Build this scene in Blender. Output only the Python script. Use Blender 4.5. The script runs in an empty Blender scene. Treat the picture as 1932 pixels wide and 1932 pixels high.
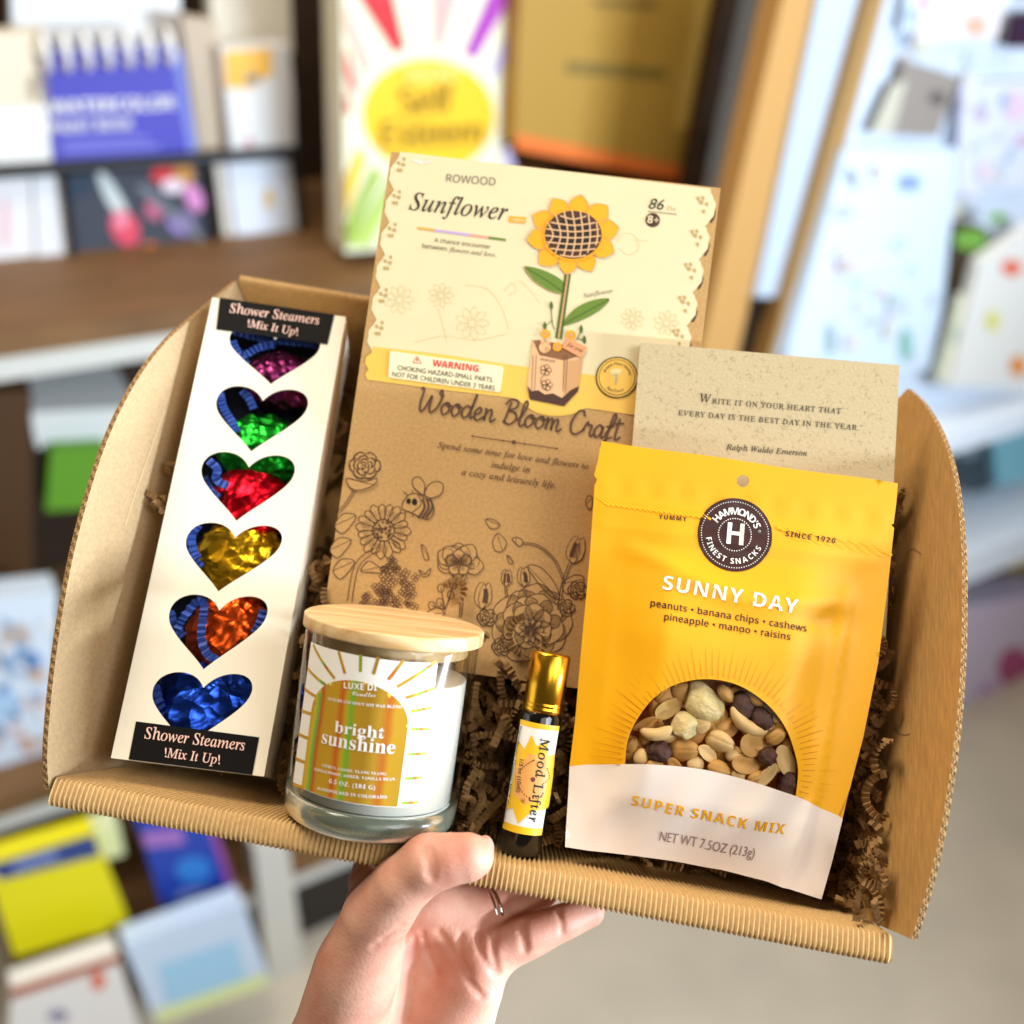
import bpy, math, random
import numpy as np
from mathutils import Vector, Matrix
from mathutils.geometry import delaunay_2d_cdt

scene = bpy.context.scene
col = scene.collection
random.seed(7); np.random.seed(7)
PI = math.pi

# ------------------------------------------------------------------ camera
F, CX = 1932.0, 966.0                       # photo measured on a 1932 px wide copy, 53 degree view
def unit(v): v = np.asarray(v, float); return v / np.linalg.norm(v)
UPC = unit((.093, .82, .566))               # gravity-up seen from the camera
FW = np.array((0, 0, -1.0)); FH = unit(FW - UPC * (FW @ UPC))
RW = np.array([np.cross(FH, UPC), FH, UPC]) # camera -> world
CAM = np.array((0, 0, 3.15))
def ray(p): return RW @ np.array(((p[0] - CX) / F, -(p[1] - CX) / F, -1.0))
def at(p, depth): return CAM + ray(p) * depth   # point at a distance along the view axis
cd = bpy.data.cameras.new('camera'); cam = bpy.data.objects.new('camera', cd); col.objects.link(cam)
cd.sensor_width = 36; cd.lens = 36; cd.clip_start = .02; cd.clip_end = 60
m = Matrix(RW.tolist()).to_4x4(); m.translation = CAM.tolist(); cam.matrix_world = m
cd.dof.use_dof = True; cd.dof.focus_distance = .434; cd.dof.aperture_fstop = 36 / 8.8; cd.dof.aperture_blades = 0
scene.camera = cam

# ------------------------------------------------------------------ light
scene.view_settings.view_transform = 'Standard'; scene.view_settings.look = 'None'
scene.view_settings.exposure = .16; scene.view_settings.gamma = 1
scene.cycles.use_denoising = True; scene.cycles.max_bounces = 10; scene.cycles.transparent_max_bounces = 12
scene.cycles.caustics_reflective = False; scene.cycles.caustics_refractive = False
scene.cycles.sample_clamp_indirect = 6
world = bpy.data.worlds.new('World'); scene.world = world; world.use_nodes = True
world.node_tree.nodes['Background'].inputs[0].default_value = (1, .93, .83, 1)
world.node_tree.nodes['Background'].inputs[1].default_value = .075
def lamp(name, pos, target, sx, sy, power, color):
    l = bpy.data.lights.new(name, 'AREA'); l.shape = 'RECTANGLE'; l.size = sx; l.size_y = sy; l.energy = power; l.color = color
    o = bpy.data.objects.new(name, l); col.objects.link(o); o.location = Vector(pos)
    o.rotation_euler = (Vector(target) - Vector(pos)).to_track_quat('-Z', 'Y').to_euler(); return o

# ------------------------------------------------------------------ frames
class Frame:
    def __init__(s, o, x, y, z=None):
        s.o = np.asarray(o, float); s.x = unit(x); y = np.asarray(y, float)
        s.y = unit(y - s.x * (y @ s.x)); s.z = np.cross(s.x, s.y)
    def uv(s, p, w=0):
        d = ray(p); P = CAM + d * (((s.o + s.z * w - CAM) @ s.z) / (d @ s.z)) - s.o
        return np.array((P @ s.x, P @ s.y))
    def pt(s, u, v, w=0): return s.o + s.x * u + s.y * v + s.z * w
    def off(s, w): return Frame(s.pt(0, 0, w), s.x, s.y)
    def mat(s):
        m = Matrix([list(s.x), list(s.y), list(s.z)]).transposed().to_4x4(); m.translation = s.o.tolist(); return m
def from_quad(q, width):                    # rectangle pose from its four corners in the photo (BL BR TR TL)
    A = []
    for (x, y), (px, py) in zip([(0, 0), (1, 0), (1, 1), (0, 1)], q):
        u, v = (px - CX) / F, -(py - CX) / F
        A += [[x, y, 1, 0, 0, 0, -u * x, -u * y, -u], [0, 0, 0, x, y, 1, -v * x, -v * y, -v]]
    H = np.linalg.svd(np.array(A, float))[2][-1].reshape(3, 3); M = np.diag([1, 1, -1.]) @ H
    if M[2, 2] > 0: M = -M
    a, b, t = M.T; k = width / np.linalg.norm(a)
    fr = Frame(CAM + RW @ (t * k), RW @ a, RW @ b); fr.w = width; fr.h = np.linalg.norm(b) * k; return fr
class Cyl:                                  # cylinder surface: u along the arc, v along the axis
    def __init__(s, base, axis, r, front):
        s.o = np.asarray(base, float); s.y = unit(axis); s.r = r
        s.z = unit(front - s.y * (np.asarray(front) @ s.y)); s.x = np.cross(s.y, s.z)
    def uv(s, p):
        d = ray(p); e = CAM - s.o; d2 = d - s.y * (d @ s.y); e2 = e - s.y * (e @ s.y)
        A, B, C = d2 @ d2, 2 * d2 @ e2, e2 @ e2 - s.r ** 2; D = max(B * B - 4 * A * C, 0)
        P = e + d * ((-B - math.sqrt(D)) / (2 * A)); return np.array((math.atan2(P @ s.x, P @ s.z) * s.r, P @ s.y))
    def pt(s, u, v, w=0):
        a = u / s.r; return s.o + s.y * v + (s.x * math.sin(a) + s.z * math.cos(a)) * (s.r + w)
    def mat(s): return Frame(s.o, s.x, s.y).mat()

# ------------------------------------------------------------------ materials
def lin(h):
    if not isinstance(h, str): return tuple(h)
    c = [int(h[i:i + 2], 16) / 255 for i in (0, 2, 4)]
    return tuple(x / 12.92 if x <= .04045 else ((x + .055) / 1.055) ** 2.4 for x in c)
MATS = {}
def mat(name, c, rough=.6, metal=0, var=None, bump=None, coat=0, spec=.5, trans=0, ior=1.45, sss=0, stretch=(1, 1, 1), alpha=1, crumple=None):
    if name in MATS: return MATS[name]
    m = bpy.data.materials.new(name); m.use_nodes = True; N = m.node_tree.nodes; L = m.node_tree.links; p = N['Principled BSDF']
    c = lin(c); I = p.inputs
    I['Base Color'].default_value = (*c, 1); I['Roughness'].default_value = rough; I['Metallic'].default_value = metal
    I['Coat Weight'].default_value = coat; I['Coat Roughness'].default_value = .12; I['Specular IOR Level'].default_value = spec
    I['Transmission Weight'].default_value = trans; I['IOR'].default_value = ior; I['Alpha'].default_value = alpha
    if sss: I['Subsurface Weight'].default_value = sss; I['Subsurface Radius'].default_value = (.008, .003, .0015); I['Subsurface Scale'].default_value = 1
    tc = N.new('ShaderNodeTexCoord'); mp = N.new('ShaderNodeMapping'); mp.inputs['Scale'].default_value = stretch
    L.new(tc.outputs['Object'], mp.inputs[0])
    if var:
        nz = N.new('ShaderNodeTexNoise'); nz.inputs['Scale'].default_value = var[0]; nz.inputs['Detail'].default_value = 6
        L.new(mp.outputs[0], nz.inputs['Vector'])
        r = N.new('ShaderNodeValToRGB'); a = var[1]
        r.color_ramp.elements[0].position = .3; r.color_ramp.elements[1].position = .7
        r.color_ramp.elements[0].color = (*[x * (1 - a) for x in c], 1)
        r.color_ramp.elements[1].color = (*([min(1, x * (1 + a)) for x in c] if len(var) < 3 else lin(var[2])), 1)
        L.new(nz.outputs[0], r.inputs[0]); L.new(r.outputs[0], I['Base Color'])
    if bump:
        nz = N.new('ShaderNodeTexNoise'); nz.inputs['Scale'].default_value = bump[0]; nz.inputs['Detail'].default_value = 5
        L.new(mp.outputs[0], nz.inputs['Vector']); b = N.new('ShaderNodeBump'); b.inputs['Strength'].default_value = bump[1]; b.inputs['Distance'].default_value = .001
        L.new(nz.outputs[0], b.inputs['Height']); L.new(b.outputs[0], I['Normal'])
    if crumple:
        nz = N.new('ShaderNodeTexNoise'); nz.inputs['Scale'].default_value = crumple * .8; nz.inputs['Detail'].default_value = 3; nz.inputs['Distortion'].default_value = 1.2
        L.new(mp.outputs[0], nz.inputs['Vector'])
        ad = N.new('ShaderNodeVectorMath'); ad.operation = 'MULTIPLY_ADD'; ad.inputs[1].default_value = (.006,) * 3
        L.new(nz.outputs['Color'], ad.inputs[0]); L.new(mp.outputs[0], ad.inputs[2])
        vo = N.new('ShaderNodeTexVoronoi'); vo.inputs['Scale'].default_value = crumple; vo.feature = 'F1'; L.new(ad.outputs[0], vo.inputs['Vector'])
        v2 = N.new('ShaderNodeTexVoronoi'); v2.inputs['Scale'].default_value = crumple * 2.7; L.new(ad.outputs[0], v2.inputs['Vector'])
        s = N.new('ShaderNodeMath'); s.operation = 'MULTIPLY_ADD'; s.inputs[1].default_value = .35
        L.new(v2.outputs['Distance'], s.inputs[0]); L.new(vo.outputs['Distance'], s.inputs[2])
        b = N.new('ShaderNodeBump'); b.inputs['Strength'].default_value = 1; b.inputs['Distance'].default_value = .0055
        L.new(s.outputs[0], b.inputs['Height']); L.new(b.outputs[0], I['Normal'])
    MATS[name] = m; return m
def clear(name, tint=(1, 1, 1), f=1.5, rough=.02, boost=0, edge=.75):     # thin clear film or glass wall: fresnel mix of see-through and gloss
    if name in MATS: return MATS[name]
    m = bpy.data.materials.new(name); m.use_nodes = True; N = m.node_tree.nodes; L = m.node_tree.links; N.remove(N['Principled BSDF'])
    t = N.new('ShaderNodeBsdfTransparent'); t.inputs[0].default_value = (*tint, 1)
    g = N.new('ShaderNodeBsdfGlossy'); g.inputs['Roughness'].default_value = rough
    lw = N.new('ShaderNodeLayerWeight'); lw.inputs[0].default_value = .5
    pw = N.new('ShaderNodeMath'); pw.operation = 'POWER'; pw.inputs[1].default_value = 3.5; L.new(lw.outputs['Facing'], pw.inputs[0])
    fr = N.new('ShaderNodeMath'); fr.operation = 'MULTIPLY_ADD'; fr.inputs[1].default_value = edge; fr.inputs[2].default_value = ((f - 1) / (f + 1)) ** 2; L.new(pw.outputs[0], fr.inputs[0])
    mx = N.new('ShaderNodeMixShader'); L.new(fr.outputs[0], mx.inputs[0]); L.new(t.outputs[0], mx.inputs[1]); L.new(g.outputs[0], mx.inputs[2])
    if boost:
        tc = N.new('ShaderNodeTexCoord'); nz = N.new('ShaderNodeTexNoise'); nz.inputs['Scale'].default_value = 45; nz.inputs['Detail'].default_value = 3
        L.new(tc.outputs['Object'], nz.inputs['Vector']); b = N.new('ShaderNodeBump'); b.inputs['Strength'].default_value = boost; b.inputs['Distance'].default_value = .004
        L.new(nz.outputs[0], b.inputs['Height']); L.new(b.outputs[0], g.inputs['Normal'])
    L.new(mx.outputs[0], N['Material Output'].inputs[0]); MATS[name] = m; return m

# ------------------------------------------------------------------ mesh builder (world coordinates)
class MB:
    def __init__(s): s.v = []; s.f = []; s.m = []; s.sm = []; s.mats = []
    def mi(s, m):
        if m not in s.mats: s.mats.append(m)
        return s.mats.index(m)
    def add(s, v, f, m, smooth=False):
        k = len(s.v); i = s.mi(m); s.v += [tuple(map(float, p)) for p in v]
        for q in f: s.f.append([k + j for j in q]); s.m.append(i); s.sm.append(smooth)
        return s
    def grid(s, P, m, smooth=True, cu=False, cv=False):        # P[i][j] points
        n, k = len(P), len(P[0]); f = []
        for i in range(n if cu else n - 1):
            for j in range(k if cv else k - 1):
                a, b = (i + 1) % n, (j + 1) % k; f.append((i * k + j, a * k + j, a * k + b, i * k + b))
        return s.add([p for r in P for p in r], f, m, smooth)
    def prism(s, fr, pts, w0, w1, m, ms=None, step=None, holes=()):
        V, T = cdt(pts, holes, step); ms = ms or m
        s.add([fr.pt(u, v, w1) for u, v in V], T, m); s.add([fr.pt(u, v, w0) for u, v in V], [t[::-1] for t in T], ms)
        for lp in [pts, *holes]:
            n = len(lp); s.add([fr.pt(u, v, w0) for u, v in lp] + [fr.pt(u, v, w1) for u, v in lp], [(i, (i + 1) % n, n + (i + 1) % n, n + i) for i in range(n)], ms)
        return s
    def box(s, fr, c, d, m):                                     # centre and size in frame coordinates
        x, y, z = c; a, b, e = [q / 2 for q in d]
        v = [fr.pt(x + i * a, y + j * b, z + k * e) for i in (-1, 1) for j in (-1, 1) for k in (-1, 1)]
        return s.add(v, [(0, 1, 3, 2), (4, 6, 7, 5), (0, 4, 5, 1), (2, 3, 7, 6), (0, 2, 6, 4), (1, 5, 7, 3)], m)
    def tube(s, pts, r, m, n=8, caps=True):
        pts = [np.asarray(p, float) for p in pts]; rs = r if hasattr(r, '__len__') else [r] * len(pts); R = []
        up = np.array((.13, .2, .97))
        for i, p in enumerate(pts):
            t = unit(pts[min(i + 1, len(pts) - 1)] - pts[max(i - 1, 0)]); a = np.cross(t, up)
            a = unit(a) if np.linalg.norm(a) > 1e-4 else np.array((1., 0, 0)); b = np.cross(t, a)
            R.append([p + (a * math.cos(q) + b * math.sin(q)) * rs[i] for q in [2 * PI * k / n for k in range(n)]])
        s.grid(R, m, True, False, True)
        if caps: s.add(R[0], [tuple(range(n))[::-1]], m); s.add(R[-1], [tuple(range(n))], m)
        return s
    def lathe(s, fr, prof, m, n=96, smooth=True):                # prof of (radius, height) about fr.y axis, fr a Cyl
        P = [[fr.o + fr.y * h + (fr.x * math.sin(a) + fr.z * math.cos(a)) * r for a in [2 * PI * k / n for k in range(n)]] for r, h in prof]
        return s.grid(P, m, smooth, False, True)
ROOT = {}
def link(name, mb, parent=None, mtx=None, **tags):
    M = ROOT[parent.name] if parent else (mtx if mtx is not None else Matrix.Translation(Vector(np.mean(np.array(mb.v), 0))))
    inv = M.inverted(); me = bpy.data.meshes.new(name); A = np.array(inv); V = np.array(mb.v) @ A[:3, :3].T + A[:3, 3]
    me.from_pydata(V.tolist(), [], mb.f); me.polygons.foreach_set('material_index', mb.m); me.polygons.foreach_set('use_smooth', mb.sm)
    for q in mb.mats: me.materials.append(q)
    me.update(); o = bpy.data.objects.new(name, me); col.objects.link(o)
    if parent: o.parent = parent
    else: o.matrix_world = M
    ROOT[o.name] = M
    for k, v in tags.items(): o[k] = v
    return o
def thing(name, label, cat, mtx, group=None):
    o = bpy.data.objects.new(name, None); o.empty_display_size = .02; col.objects.link(o); o.matrix_world = mtx; ROOT[o.name] = mtx
    o['label'] = label; o['category'] = cat
    if group: o['group'] = group
    return o
def one(name, mb, label, cat, mtx=None, group=None):
    t = dict(label=label, category=cat)
    if group: t['group'] = group
    return link(name, mb, None, mtx, **t)

# ------------------------------------------------------------------ 2-D helpers
def inside(P, pts):
    x, y = P; c = False; n = len(pts); j = n - 1
    for i in range(n):
        xi, yi = pts[i]; xj, yj = pts[j]
        if (yi > y) != (yj > y) and x < (xj - xi) * (y - yi) / (yj - yi) + xi: c = not c
        j = i
    return c
def resample(pts, step, closed=True):
    out = []; n = len(pts)
    for i in range(n if closed else n - 1):
        a, b = np.asarray(pts[i]), np.asarray(pts[(i + 1) % n]); k = max(1, int(math.ceil(np.linalg.norm(b - a) / step)))
        out += [a + (b - a) * q / k for q in range(k)]
    if not closed: out.append(np.asarray(pts[-1]))
    return out
def cdt(outer, holes=(), step=None):
    loops = [[tuple(map(float, p)) for p in (resample(l, step) if step else l)] for l in [outer, *holes]]
    V = []; E = []
    for l in loops:
        k = len(V); n = len(l); V += l; E += [(k + i, k + (i + 1) % n) for i in range(n)]
    if step:
        A = np.array(loops[0]); lo, hi = A.min(0), A.max(0); B = np.array(V); j = 0
        for y in np.arange(lo[1] + step / 2, hi[1], step * .87):
            j += 1
            for x in np.arange(lo[0] + step / 2 + (j % 2) * step / 2, hi[0], step):
                if np.min((B[:, 0] - x) ** 2 + (B[:, 1] - y) ** 2) > (.45 * step) ** 2 and inside((x, y), loops[0]): V.append((x, y))
    r = delaunay_2d_cdt([Vector(p) for p in V], E, [], 0, 1e-8); vs = [tuple(p) for p in r[0]]; T = []
    for t in r[2]:
        c = (sum(vs[i][0] for i in t) / len(t), sum(vs[i][1] for i in t) / len(t))
        if inside(c, loops[0]) and not any(inside(c, h) for h in loops[1:]):
            a, b, d = [np.array(vs[i]) for i in t[:3]]
            T.append(tuple(t) if (b - a)[0] * (d - a)[1] - (b - a)[1] * (d - a)[0] > 0 else tuple(t)[::-1])
    return vs, T
def smooth(pts, n=6, closed=False):          # Catmull-Rom
    P = [np.asarray(p, float) for p in pts]; k = len(P); out = []
    for i in range(k if closed else k - 1):
        g = (lambda q: P[q % k]) if closed else (lambda q: P[min(max(q, 0), k - 1)])
        a, b, c, d = g(i - 1), g(i), g(i + 1), g(i + 2)
        for j in range(n):
            t = j / n; out.append(.5 * (2 * b + (c - a) * t + (2 * a - 5 * b + 4 * c - d) * t * t + (3 * b - a - 3 * c + d) * t ** 3))
    if not closed: out.append(P[-1])
    return out
def circ(c, r, n=40, a0=0, a1=2 * PI, ry=None):
    return [(c[0] + r * math.cos(a0 + (a1 - a0) * i / n), c[1] + (ry or r) * math.sin(a0 + (a1 - a0) * i / n)) for i in range(n + (abs(a1 - a0) < 6.28))]
MB_ = {'bs': (0x1D400, 0x1D41A, 0x1D7CE), 'it': (0x1D434, 0x1D44E, 0), 'bi': (0x1D468, 0x1D482, 0x1D7CE), 'sc': (0x1D49C, 0x1D4B6, 0), 'bsc': (0x1D4D0, 0x1D4EA, 0),
       'ss': (0x1D5A0, 0x1D5BA, 0x1D7E2), 'ssb': (0x1D5D4, 0x1D5EE, 0x1D7EC), 'ssi': (0x1D608, 0x1D622, 0x1D7E2)}
EXC = {'it': {'h': '\u210e'}, 'sc': dict(zip('BEFHILMRego', '\u212c\u2130\u2131\u210b\u2110\u2112\u2133\u211b\u212f\u210a\u2134'))}
def styled(s, st):
    if st == 'n': return s
    u, l, d = MB_[st]; out = ''
    for c in s:
        if c in EXC.get(st, {}): out += EXC[st][c]
        elif 'A' <= c <= 'Z': out += chr(u + ord(c) - 65)
        elif 'a' <= c <= 'z': out += chr(l + ord(c) - 97)
        elif d and c.isdigit(): out += chr(d + int(c))
        else: out += c
    return out
TX = {}
def glyphs(s, st, shear=0, space=1, offset=0):
    key = (s, st, shear, space, offset)
    if key not in TX:
        c = bpy.data.curves.new('tmp', 'FONT'); c.body = styled(s, st); c.resolution_u = 3; c.space_character = space; c.offset = offset
        o = bpy.data.objects.new('tmp', c); col.objects.link(o); dg = bpy.context.evaluated_depsgraph_get()
        me = bpy.data.meshes.new_from_object(o.evaluated_get(dg))
        V = np.array([v.co[:2] for v in me.vertices]); T = []
        for p in me.polygons:
            t = list(p.vertices); a, b, d = V[t[0]], V[t[1]], V[t[2]]
            T.append(t if (b - a)[0] * (d - a)[1] - (b - a)[1] * (d - a)[0] > 0 else t[::-1])
        if shear: V[:, 0] += V[:, 1] * shear
        bpy.data.objects.remove(o); bpy.data.curves.remove(c); bpy.data.meshes.remove(me); TX[key] = (V, T)
    return TX[key]
class Ink:                                   # flat printing on a surface; positions read off the photo
    def __init__(s, fr, mb, base=.00012, T=lambda x, y: (x, y)): s.fr = fr; s.mb = mb; s.base = base; s.T = T
    def q(s, p): return s.fr.uv(s.T(*p))
    def w(s, layer): return s.base + layer * .00009
    def raw(s, V, Fc, m, layer): s.mb.add([s.fr.pt(u, v, s.w(layer)) for u, v in V], Fc, m, isinstance(s.fr, Cyl))
    def poly(s, pts, m, layer=1, step=None, holes=()):
        V, T = cdt([s.q(p) for p in pts], [[s.q(p) for p in h] for h in holes], step); s.raw(V, T, m, layer)
    def disc(s, c, r, m, layer=1, step=None, inner=0):           # true circle, radius measured horizontally
        a, b = s.q(c), s.q((c[0] + r, c[1])); R = np.linalg.norm(b - a)
        V, T = cdt(circ(a, R), [circ(a, R * inner)] if inner else [], step); s.raw(V, T, m, layer); return a, R
    def line(s, pts, width, m, layer=2, closed=False):           # width in metres
        s.uvline([s.q(p) for p in pts], width, m, layer, closed)
    def uvline(s, P, width, m, layer=2, closed=False):
        P = [np.asarray(p, float) for p in P]; n = len(P); V = []
        for i in range(n):
            a, b = (P[i - 1], P[(i + 1) % n]) if closed else (P[max(i - 1, 0)], P[min(i + 1, n - 1)])
            t = b - a; l = np.linalg.norm(t); t = t / l if l > 1e-9 else np.array((1., 0)); nn = np.array((-t[1], t[0])) * width / 2
            V += [P[i] - nn, P[i] + nn]
        k = n if closed else n - 1
        s.raw(V, [(2 * i, 2 * ((i + 1) % n), 2 * ((i + 1) % n) + 1, 2 * i + 1) for i in range(k)], m, layer)
    def text(s, t, p0, p1, m, st='n', layer=2, shear=0, ky=1, space=1, offset=0):
        V, T = glyphs(t, st, shear, space, offset); a, b = s.q(p0), s.q(p1); x0, x1 = V[:, 0].min(), V[:, 0].max()
        e = b - a; k = np.linalg.norm(e) / (x1 - x0); e = unit(e); nn = np.array((-e[1], e[0]))
        s.raw([a + e * (x - x0) * k + nn * y * k * ky for x, y in V], T, m, layer)
    def arc(s, t, c, R, a0, a1, size, m, st='ssb', layer=2, flip=False):   # uv centre and radius, degrees
        n = len(t); ws = []
        for ch in t:
            if ch == ' ': ws.append(.35); continue
            V, _ = glyphs(ch, st); ws.append(V[:, 0].max() - V[:, 0].min() + .12)
        tot = sum(ws); x = 0
        for ch, wd in zip(t, ws):
            f = (x + wd / 2) / tot; x += wd
            if ch == ' ': continue
            V, T = glyphs(ch, st); ang = math.radians(a0 + (a1 - a0) * f); mid = (V[:, 0].max() + V[:, 0].min()) / 2
            rad = np.array((math.cos(ang), math.sin(ang))); tan = np.array((-rad[1], rad[0])) * (1 if flip else -1); up = -rad if flip else rad
            s.raw([c + rad * R + tan * (px - mid) * size + up * py * size for px, py in V], T, m, layer)
def aff(x0, y0, k): return lambda x, y: (x0 + x * k, y0 + y * k)
Z1 = aff(70.8, 471.7, .3296); Z2 = aff(70.8, 943.4, .3296); Z3 = aff(495.3, 1108.5, .3174); Z4 = aff(613.2, 259.4, .4028)
Z5 = aff(589.6, 707.5, .3052); Z6 = aff(990.6, 613.2, .4395); Z7 = aff(990.6, 1084.9, .4395); Z8 = aff(471.7, 1462.3, .3906)

# ------------------------------------------------------------------ the gift box
rq = from_quad([(95, 1485), (1690, 1785), (1702, 733), (448, 530)], .35)
BX = rq; W, LB = .35, rq.h                       # rim plane: x along the width, y towards the back, z out of the box
FOOT, HB, SF = .016, .082, .032
def bp(x, y, z): return BX.pt(x, y, z)

ST = from_quad([(209, 1430), (498, 1465), (653, 598), (401, 561)], .0655)
KT = from_quad([(600, 1230), (1240, 1320), (1360, 355), (738, 286)], .158)
lamp('window_light', bp(2.4, .12, .27), bp(.10, .12, .02), 1.2, .05, 185, (.68, .83, 1))
lamp('cool_fill_light', bp(1.6, .1, 1.5), bp(.15, .12, .0), 1.0, .8, 22, (.86, .93, 1))  # soft cool fill, added high on the right to brighten the carton's side
lamp('ceiling_and_fill_light', CAM + np.array((-.95, .85, 1.55)), bp(.17, .13, 0), .95, .5, 40, (1, .90, .74))
lamp('ceiling_and_fill_light', CAM + np.array((.7, -.9, 1.1)), bp(.17, .0, 0), 1.3, .8, 9, (1, .92, .80))  # frontal fill added behind the camera to brighten thumb and palm
lamp('ceiling_and_fill_light', CAM + np.array((-.96, 1.74, 2.3)), CAM + np.array((-.8, 2.3, -1.8)), 2.0, 1.0, 38, (1, .92, .80))
lamp('ceiling_and_fill_light', CAM + np.array((2.1, 2.0, 1.8)), CAM + np.array((2.1, 3.1, -1.6)), 2.2, 1.8, 38, (1, .98, .95))

kraft = mat('kraft_card', 'B5884C', .75, stretch=(1, .15, 1), var=(700, .16), bump=(1500, .25))
kraft_grey = mat('kraft_inner', 'A88A62', .8, var=(600, .12), bump=(1200, .25))
kraft_rib = mat('kraft_corrugated', 'C6A068', .75, var=(500, .10), bump=(1500, .2))
kraft_edge = mat('cut_board_edge', '9A7648', .9, var=(700, .3), bump=(900, .8))
gift = thing('gift_box', 'open kraft cardboard gift tray with arched ends held up on an open hand', 'gift box', Matrix(BX.mat()))
def ribbed(sec, x0f, x1f, period=.0021, amp=.00058):
    # sec: list of (y, z, ny, nz) cross-section; ridges run along the section, x limits may depend on depth
    n = int(W / period) * 8; P = []
    for i in range(n + 1):
        t = i / n; row = []
        for (y, z, ny, nz) in sec:
            x = x0f(z) + (x1f(z) - x0f(z)) * t; d = amp * math.cos(2 * PI * t * W / period)
            row.append(bp(x, y + ny * d, z + nz * d))
        P.append(row)
    return P
fx0 = lambda z: max(0, -z) / HB * FOOT + .0015; fx1 = lambda z: W - fx0(z)
k = unit((HB, SF))                           # inner face normal (y,z) = (HB, SF)
sec = [(SF * t + .004 * (1 - t), -HB * t, k[0], k[1]) for t in (1, .8, .6, .45, .3, .2, .12, .06, .025)]
sec += [(.0036, .0003, .7, .7), (.0026, .0009, .3, .95), (0, .0010, 0, 1), (-.003, .0008, 0, 1), (-.0052, .0002, -.3, .95), (-.0064, -.0008, -.8, .5)]
sec += [(-.0066 + t * .024, -.002 - t * .082, -.95, -.3) for t in (0, .1, .3, .6, 1)]
mb = MB().grid(ribbed(sec, fx0, fx1), kraft_rib); link('front_wall', mb, gift)
secb = [(LB - .012, -HB, -1, .1), (LB - .008, -.05, -1, .1), (LB - .004, -.02, -1, .1), (LB, -.001, -.9, .4), (LB + .0008, .0004, 0, 1), (LB + .003, .0005, 0, 1), (LB + .004, -.001, .9, .3), (LB - .002, -.05, 1, 0), (LB - .006, -HB - .003, 1, 0)]
mb = MB().grid(ribbed(secb, fx0, fx1), kraft_rib); link('back_wall', mb, gift)
mb = MB().box(BX, (W / 2, LB / 2 + .01, -HB - .0015), (W - 2 * FOOT, LB - .036, .003), kraft); link('bottom_panel', mb, gift)
for sgn, pxs in ((1, [(92, 1490), (90, 1400), (110, 1207), (150, 1000), (215, 801), (300, 660), (400, 570), (448, 530)]),
                 (-1, [(1720, 1772), (1768, 1600), (1806, 1350), (1816, 1100), (1805, 930), (1780, 830), (1745, 765), (1712, 733)])):
    x0 = 0 if sgn > 0 else W; e = bp(x0 + sgn * FOOT, 0, -HB) - bp(x0, 0, 0)
    fr = Frame(bp(x0, 0, 0), BX.y * 1.0, -e)          # u towards the back, v up the flared panel
    top = smooth([fr.uv(p) for p in pxs], 6); hd = -np.linalg.norm(e)
    loop = [(SF - .006, hd), *[tuple(p) for p in top], (LB - .012, hd)]
    zdir = fr.z @ BX.x * sgn; w0, w1 = (-.0024, 0) if zdir > 0 else (.0024, 0)
    mb = MB(); V, T = cdt(loop, (), .012)
    mb.add([fr.pt(u, v, w1) for u, v in V], T, kraft_grey if sgn > 0 else kraft); mb.add([fr.pt(u, v, w0) for u, v in V], T, kraft)
    lp = resample(loop, .0012); n = len(lp); e2 = []      # fluted cut edge
    for r, ww in enumerate(np.linspace(w0, w1, 4)):
        e2.append([fr.pt(u, v + (.0005 * math.sin(i * 1.7 + r) if 0 < r < 3 else 0), ww) for i, (u, v) in enumerate(lp)])
    mb.grid(e2, kraft_edge, False, False, True); ik = Ink(fr, mb, .0001 if zdir > 0 else -.0004)
    if sgn > 0: ik.line([(310, 774), (280, 858), (249, 946), (236, 990)], .0006, mat('card_crease', 'C9AA7C', .8), 1)
    else:
        for L in ([(1683, 1300), (1684, 1345), (1692, 1378), (1706, 1386), (1718, 1384)], [(1712, 1042), (1724, 1036), (1740, 1046)]): ik.line(smooth(L, 5), .0004, kraft_edge, 1)
    link('end_panel', mb, gift)

# ------------------------------------------------------------------ shredded paper filling
def shred(mb, paths, m, width=.0034, pitch=.0013, amp=.0008):
    for pts, nrm in paths:
        P = resample(pts, pitch, False); L = []; R = []
        for i, p in enumerate(P):
            t = unit(P[min(i + 1, len(P) - 1)] - P[max(i - 1, 0)]); b = unit(np.cross(t, nrm)); q = np.cross(b, t)
            s = p + q * amp * (1 if i % 2 else -1) * random.uniform(.85, 1.15) + t * random.uniform(-.2, .2) * pitch; tw = b * width / 2 + q * random.uniform(-.2, .2) * width * .3
            L.append(s - tw); R.append(s + tw)
        mb.grid([L, R], m, False)
def wander(p, d, n, length, curl):
    pts = [np.array(p)]; st = length / 12
    ax = unit(np.cross(d, n) if random.random() < .5 else n); k = random.uniform(-1, 1) * curl
    for i in range(12):
        c, s = math.cos(k), math.sin(k); d = unit(d * c + np.cross(ax, d) * s + ax * (ax @ d) * (1 - c)); pts.append(pts[-1] + d * st)
    return pts
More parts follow.
